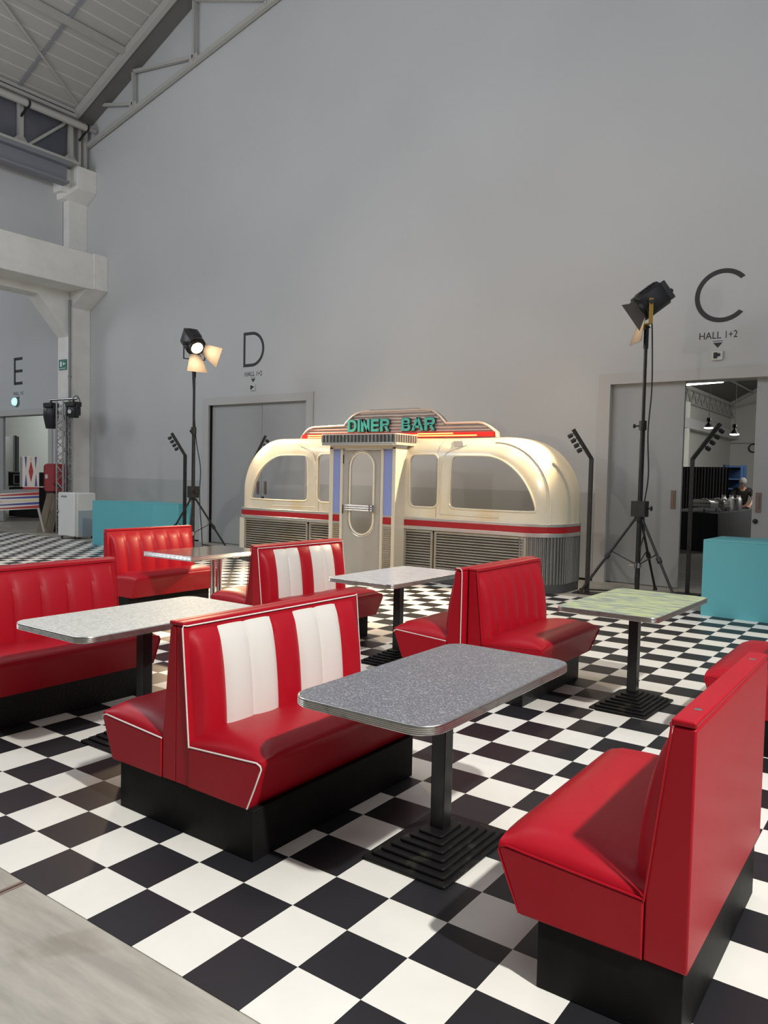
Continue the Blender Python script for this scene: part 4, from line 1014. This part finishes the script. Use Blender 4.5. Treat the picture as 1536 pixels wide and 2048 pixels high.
# drape, shelving
dp_ = MB(); P = [[],[]]; n = 90
for i in range(n+1):
    f = i/n; x = -3.95+(1.80)*f; y = 23.2-.15*f+.035*math.sin(i*1.45)
    P[0].append((x,y,.01)); P[1].append((x,y,2.09))
for i in range(n+1):
    pass
dp_.grid(P); P2 = [[(x,y+.02,z) for x,y,z in r] for r in P]; dp_.grid(P2, flip=True)
tag(dp_.build('black_curtain', M['curtain'], fix=False), 'tall black pleated curtain behind the buffet table', 'curtain')
SH = thing('shelving_unit', 'blue metal shelving unit right of the black curtain', 'shelving', (-2.18,24.0,0))
for x in (-.35,.16):
    for y in (0,.5): MB().box(x,x+.07,y,y+.05,.0,2.18).build('upright', M['shelf_rail'] if x > 0 else M['shelf_blue'], SH)
for z in (.12,.45,.78,1.1,1.42,1.72,2.1): 
    s = MB().box(-.28,.16,.0,.5,z,z+.05).build('shelf', M['shelf_blue'], SH)
    MB().box(-.28,.16,-.012,.0,z,z+.035).build('shelf_rail', M['shelf_rail'], s)
MB().box(-.28,.16,.48,.5,.05,2.12).build('back_panel', M['shelf_blue'], SH)
for i,(x,z,r,lb) in enumerate(((-3.12,3.02,.16,'left'),(-2.72,3.04,.14,'right'))):
    tag(MB().tube([(x+r*math.cos(a*PI/9),31.9,z+r*math.sin(a*PI/9)) for a in range(18)], .025, 6, closed=True).build('cable_coil', M['cable']), 'round cable coil hanging on the far end wall, %s of two'%lb, 'cable coil')
tag(MB().lathe([(.12,0),(.12,.05),(.08,.08)], (-.95,31.9,4.25), 16, axis=(0,-1,0)).build('wall_lamp', M['offwhite']), 'small round white lamp high on the far end wall', 'lamp')

# ---- person bending over the buffet
def skin_body(name, joints, edges, m, parent=None, sub=2, root=0):
    me = bpy.data.meshes.new(name); me.from_pydata([j[0] for j in joints], edges, [])
    o = bpy.data.objects.new(name, me); COL.objects.link(o)
    sk = o.modifiers.new('s','SKIN'); sk.use_smooth_shade = True
    sv = me.skin_vertices[0].data if me.skin_vertices else None
    if sv is None:
        bm = bmesh.new(); bm.from_mesh(me); bm.verts.layers.skin.verify(); bm.to_mesh(me); bm.free(); sv = me.skin_vertices[0].data
    for i,(p,r) in enumerate(joints):
        sv[i].radius = (r,r) if not isinstance(r,tuple) else r; sv[i].use_root = (i == root)
    sb_ = o.modifiers.new('u','SUBSURF'); sb_.levels = sub; sb_.render_levels = sub
    bpy.context.view_layer.update(); dg = bpy.context.evaluated_depsgraph_get()
    nm_ = bpy.data.meshes.new_from_object(o.evaluated_get(dg)); o.modifiers.clear(); o.data = nm_; nm_.materials.clear(); nm_.materials.append(m)
    for p in nm_.polygons: p.use_smooth = True
    if parent: o.parent = parent
    return o
PX, PY = -1.72, 22.75
PE = thing('person', 'grey haired person in a black shirt bending over the buffet table beyond the doorway', 'person', (PX,PY,0), math.radians(14))
# local: facing -y (towards the camera), leaning forward
J = [((0,.10,.98),(.15,.11)),((0,.02,1.18),(.15,.11)),((0,-.10,1.38),(.17,.11)),((0,-.18,1.47),.07),((0,-.25,1.54),.055),((0,-.32,1.60),(.085,.10)),((0,-.37,1.70),(.075,.09)),
     ((-.19,-.12,1.42),.062),((-.30,-.24,1.18),.047),((-.21,-.42,1.00),.034),((-.18,-.50,.965),.026),
     ((.19,-.12,1.42),.062),((.30,-.24,1.18),.047),((.21,-.42,1.00),.034),((.18,-.50,.965),.026),
     ((-.10,.12,.90),.095),((-.12,.06,.50),.06),((-.12,.10,.10),.04),((-.13,-.06,.035),.03),
     ((.10,.12,.90),.095),((.12,.06,.50),.06),((.12,.10,.10),.04),((.13,-.06,.035),.03)]
E_ = [(0,1),(1,2),(2,3),(3,4),(4,5),(5,6),(2,7),(7,8),(8,9),(9,10),(2,11),(11,12),(12,13),(13,14),(0,15),(15,16),(16,17),(17,18),(0,19),(19,20),(20,21),(21,22)]
for s,w in ((-1,10),(1,14)):
    bx_, by_, bz_ = J[w][0]
    for k,(dx,ln) in enumerate(((-.030,.055),(-.010,.068),(.010,.064),(.028,.050))):
        i0 = len(J); J.append(((bx_+dx*.8,by_-.035,bz_-.004),.010)); J.append(((bx_+dx,by_-.035-ln*.6,bz_-.008),.0085)); J.append(((bx_+dx,by_-.035-ln,bz_-.028),.007))
        E_ += [(w,i0),(i0,i0+1),(i0+1,i0+2)]
    i0 = len(J); J.append(((bx_-s*.038,by_-.01,bz_-.006),.010)); J.append(((bx_-s*.055,by_-.045,bz_-.016),.009)); E_ += [(w,i0),(i0,i0+1)]
body_ = skin_body('body', J, E_, M['skin'], PE)
# face features stay on the body as small parts
hd = Vector((0,-.355,1.655))
HC = Vector((0,-.345,1.655)); HR_ = Matrix.Rotation(math.radians(48),3,'X')
def hp(x, y, z): return tuple(HC+HR_@(Vector((x,y,z))-HC))
hx_ = lambda a: tuple(HR_@Vector(a))
MB().lathe([(.004,-.03),(.014,-.01),(.010,.012),(.004,.03)], hp(0,-.452,1.63), 8, axis=hx_((0,.5,1))).build('nose', M['skin'], PE)
for s in (-1,1):
    MB().lathe([(.004,-.03),(.014,0),(.004,.03)], hp(s*.092,-.335,1.645), 8, axis=hx_((0,0,1))).build('ear', M['skin'], PE)
    MB().lathe([(.002,-.008),(.010,0),(.002,.008)], hp(s*.032,-.445,1.665), 8, axis=hx_((0,1,0))).build('eye', M['black_plastic'], PE)
MB().tube([hp(-.025,-.44,1.585),hp(0,-.447,1.583),hp(.025,-.44,1.585)], .005, 6).build('mouth', M['pin_red'], PE)
hr = MB(); P = []
for i in range(10):
    th = PI*.62*i/9; row = []
    for k in range(21):
        a = 2*PI*k/20; r = 1+.03*math.sin(7*a+i)
        row.append((.103*math.sin(th)*math.cos(a)*r, .115*math.sin(th)*math.sin(a)*r, .118*math.cos(th)))
    P.append(row)
hr.grid(P); ho = hr.build('hair', M['hair'], PE, loc=(0,-.345,1.672), rot=(math.radians(58),0,0))
# clothing: a shirt grown over the torso and upper arms, and trousers
JS = [((0,.10,.93),(.175,.135)),((0,.02,1.18),(.18,.14)),((0,-.10,1.38),(.195,.135)),((0,-.17,1.46),.088),((-.20,-.12,1.42),.085),((-.285,-.21,1.22),.070),((.20,-.12,1.42),.085),((.285,-.21,1.22),.070)]
skin_body('shirt', JS, [(0,1),(1,2),(2,3),(2,4),(4,5),(2,6),(6,7)], M['shirt'], PE)
JT = [((0,.10,.96),(.165,.125)),((-.10,.12,.86),.115),((-.12,.06,.50),.085),((-.12,.10,.10),.065),((.10,.12,.86),.115),((.12,.06,.50),.085),((.12,.10,.10),.065)]
skin_body('trousers', JT, [(0,1),(1,2),(2,3),(0,4),(4,5),(5,6)], M['shirt'], PE)
for s in (-1,1): MB().prism(rrect(s*.13-.045,s*.13+.045,-.12,.14,.04,4), 'z', .001, .07).build('shoe', M['black_plastic'], PE, bevel=.015)

# ================================================================ LIGHT
def light(name, kind, loc, energy, color=(1,1,1), size=.3, target=None, spot=None, blend=.3, size_y=None):
    li = bpy.data.lights.new(name, kind); li.energy = energy; li.color = color
    if kind == 'AREA':
        li.shape = 'RECTANGLE'; li.size = size; li.size_y = size_y or size
    else: li.shadow_soft_size = size
    if kind == 'SPOT': li.spot_size = math.radians(spot); li.spot_blend = blend
    o = bpy.data.objects.new(name, li); COL.objects.link(o); o.location = loc
    if target is not None:
        o.rotation_euler = (Vector(target)-Vector(loc)).to_track_quat('-Z','Y').to_euler()
    return o
light('hall_floodlight', 'SPOT', (6.5,-.5,7.0), 3100, (1,.975,.93), .14, (0,1.8,0), 74, .5)
light('front_floodlight', 'SPOT', (-5.9,-4.0,3.5), 420, (1,.92,.82), .05, (-3.0,9,1.4), 60, .6)
for (x,y,z,e_) in ((-7.5,1.6,7.9,540),(-2.5,4.0,7.9,195),(3,4.6,7.9,175),(8.5,4,7.9,285),(-13,-1,7.4,680),(1.5,-1.5,9.5,130),(-22,3,7,720)):
    light('hall_overhead_fill', 'POINT', (x,y,z), e_, (.93,.98,1.06), 1.3)  # unseen overhead hall fill; the aisle one is added to brighten doorway E
light('beyond_light', 'AREA', (1,21,4.2), 200, (1,.98,.93), 2, (-2,24,0))
light('beyond_left_fill', 'AREA', (-27,13.2,5.2), 190, (.93,1,1), 2, (-31,17.5,1.5))  # added fill that lifts the wall seen through doorway E
w = bpy.data.worlds.new('hall_air'); SC.world = w; w.use_nodes = True
w.node_tree.nodes['Background'].inputs[0].default_value = (.93,.97,1,1); w.node_tree.nodes['Background'].inputs[1].default_value = .10

# ================================================================ CAMERA
cam = bpy.data.cameras.new('camera'); co = bpy.data.objects.new('camera', cam); COL.objects.link(co)
Ti = .26; yaw, pit, rol = math.radians(-35.664), math.radians(-2.708), math.radians(-1.23)
cy_, sy_ = math.cos(yaw), math.sin(yaw); cp, sp = math.cos(pit), math.sin(pit)
f_ = Vector((sy_*cp, cy_*cp, sp)); r_ = Vector((cy_,-sy_,0)); d_ = f_.cross(r_)
r2 = r_*math.cos(rol)+d_*math.sin(rol); d2 = -r_*math.sin(rol)+d_*math.cos(rol)
mw = Matrix(((r2.x,-d2.x,-f_.x,11.299*Ti),(r2.y,-d2.y,-f_.y,-6.121*Ti),(r2.z,-d2.z,-f_.z,6.234*Ti),(0,0,0,1)))
co.matrix_world = mw
cam.sensor_fit = 'HORIZONTAL'; cam.sensor_width = 36; cam.lens = 36*1543.6/1536; cam.clip_start = .05; cam.clip_end = 200
SC.camera = co
SC.view_settings.view_transform = 'Standard'; SC.view_settings.look = 'None'; SC.view_settings.gamma = 1; SC.view_settings.use_curve_mapping = False
SC.view_settings.exposure = 0
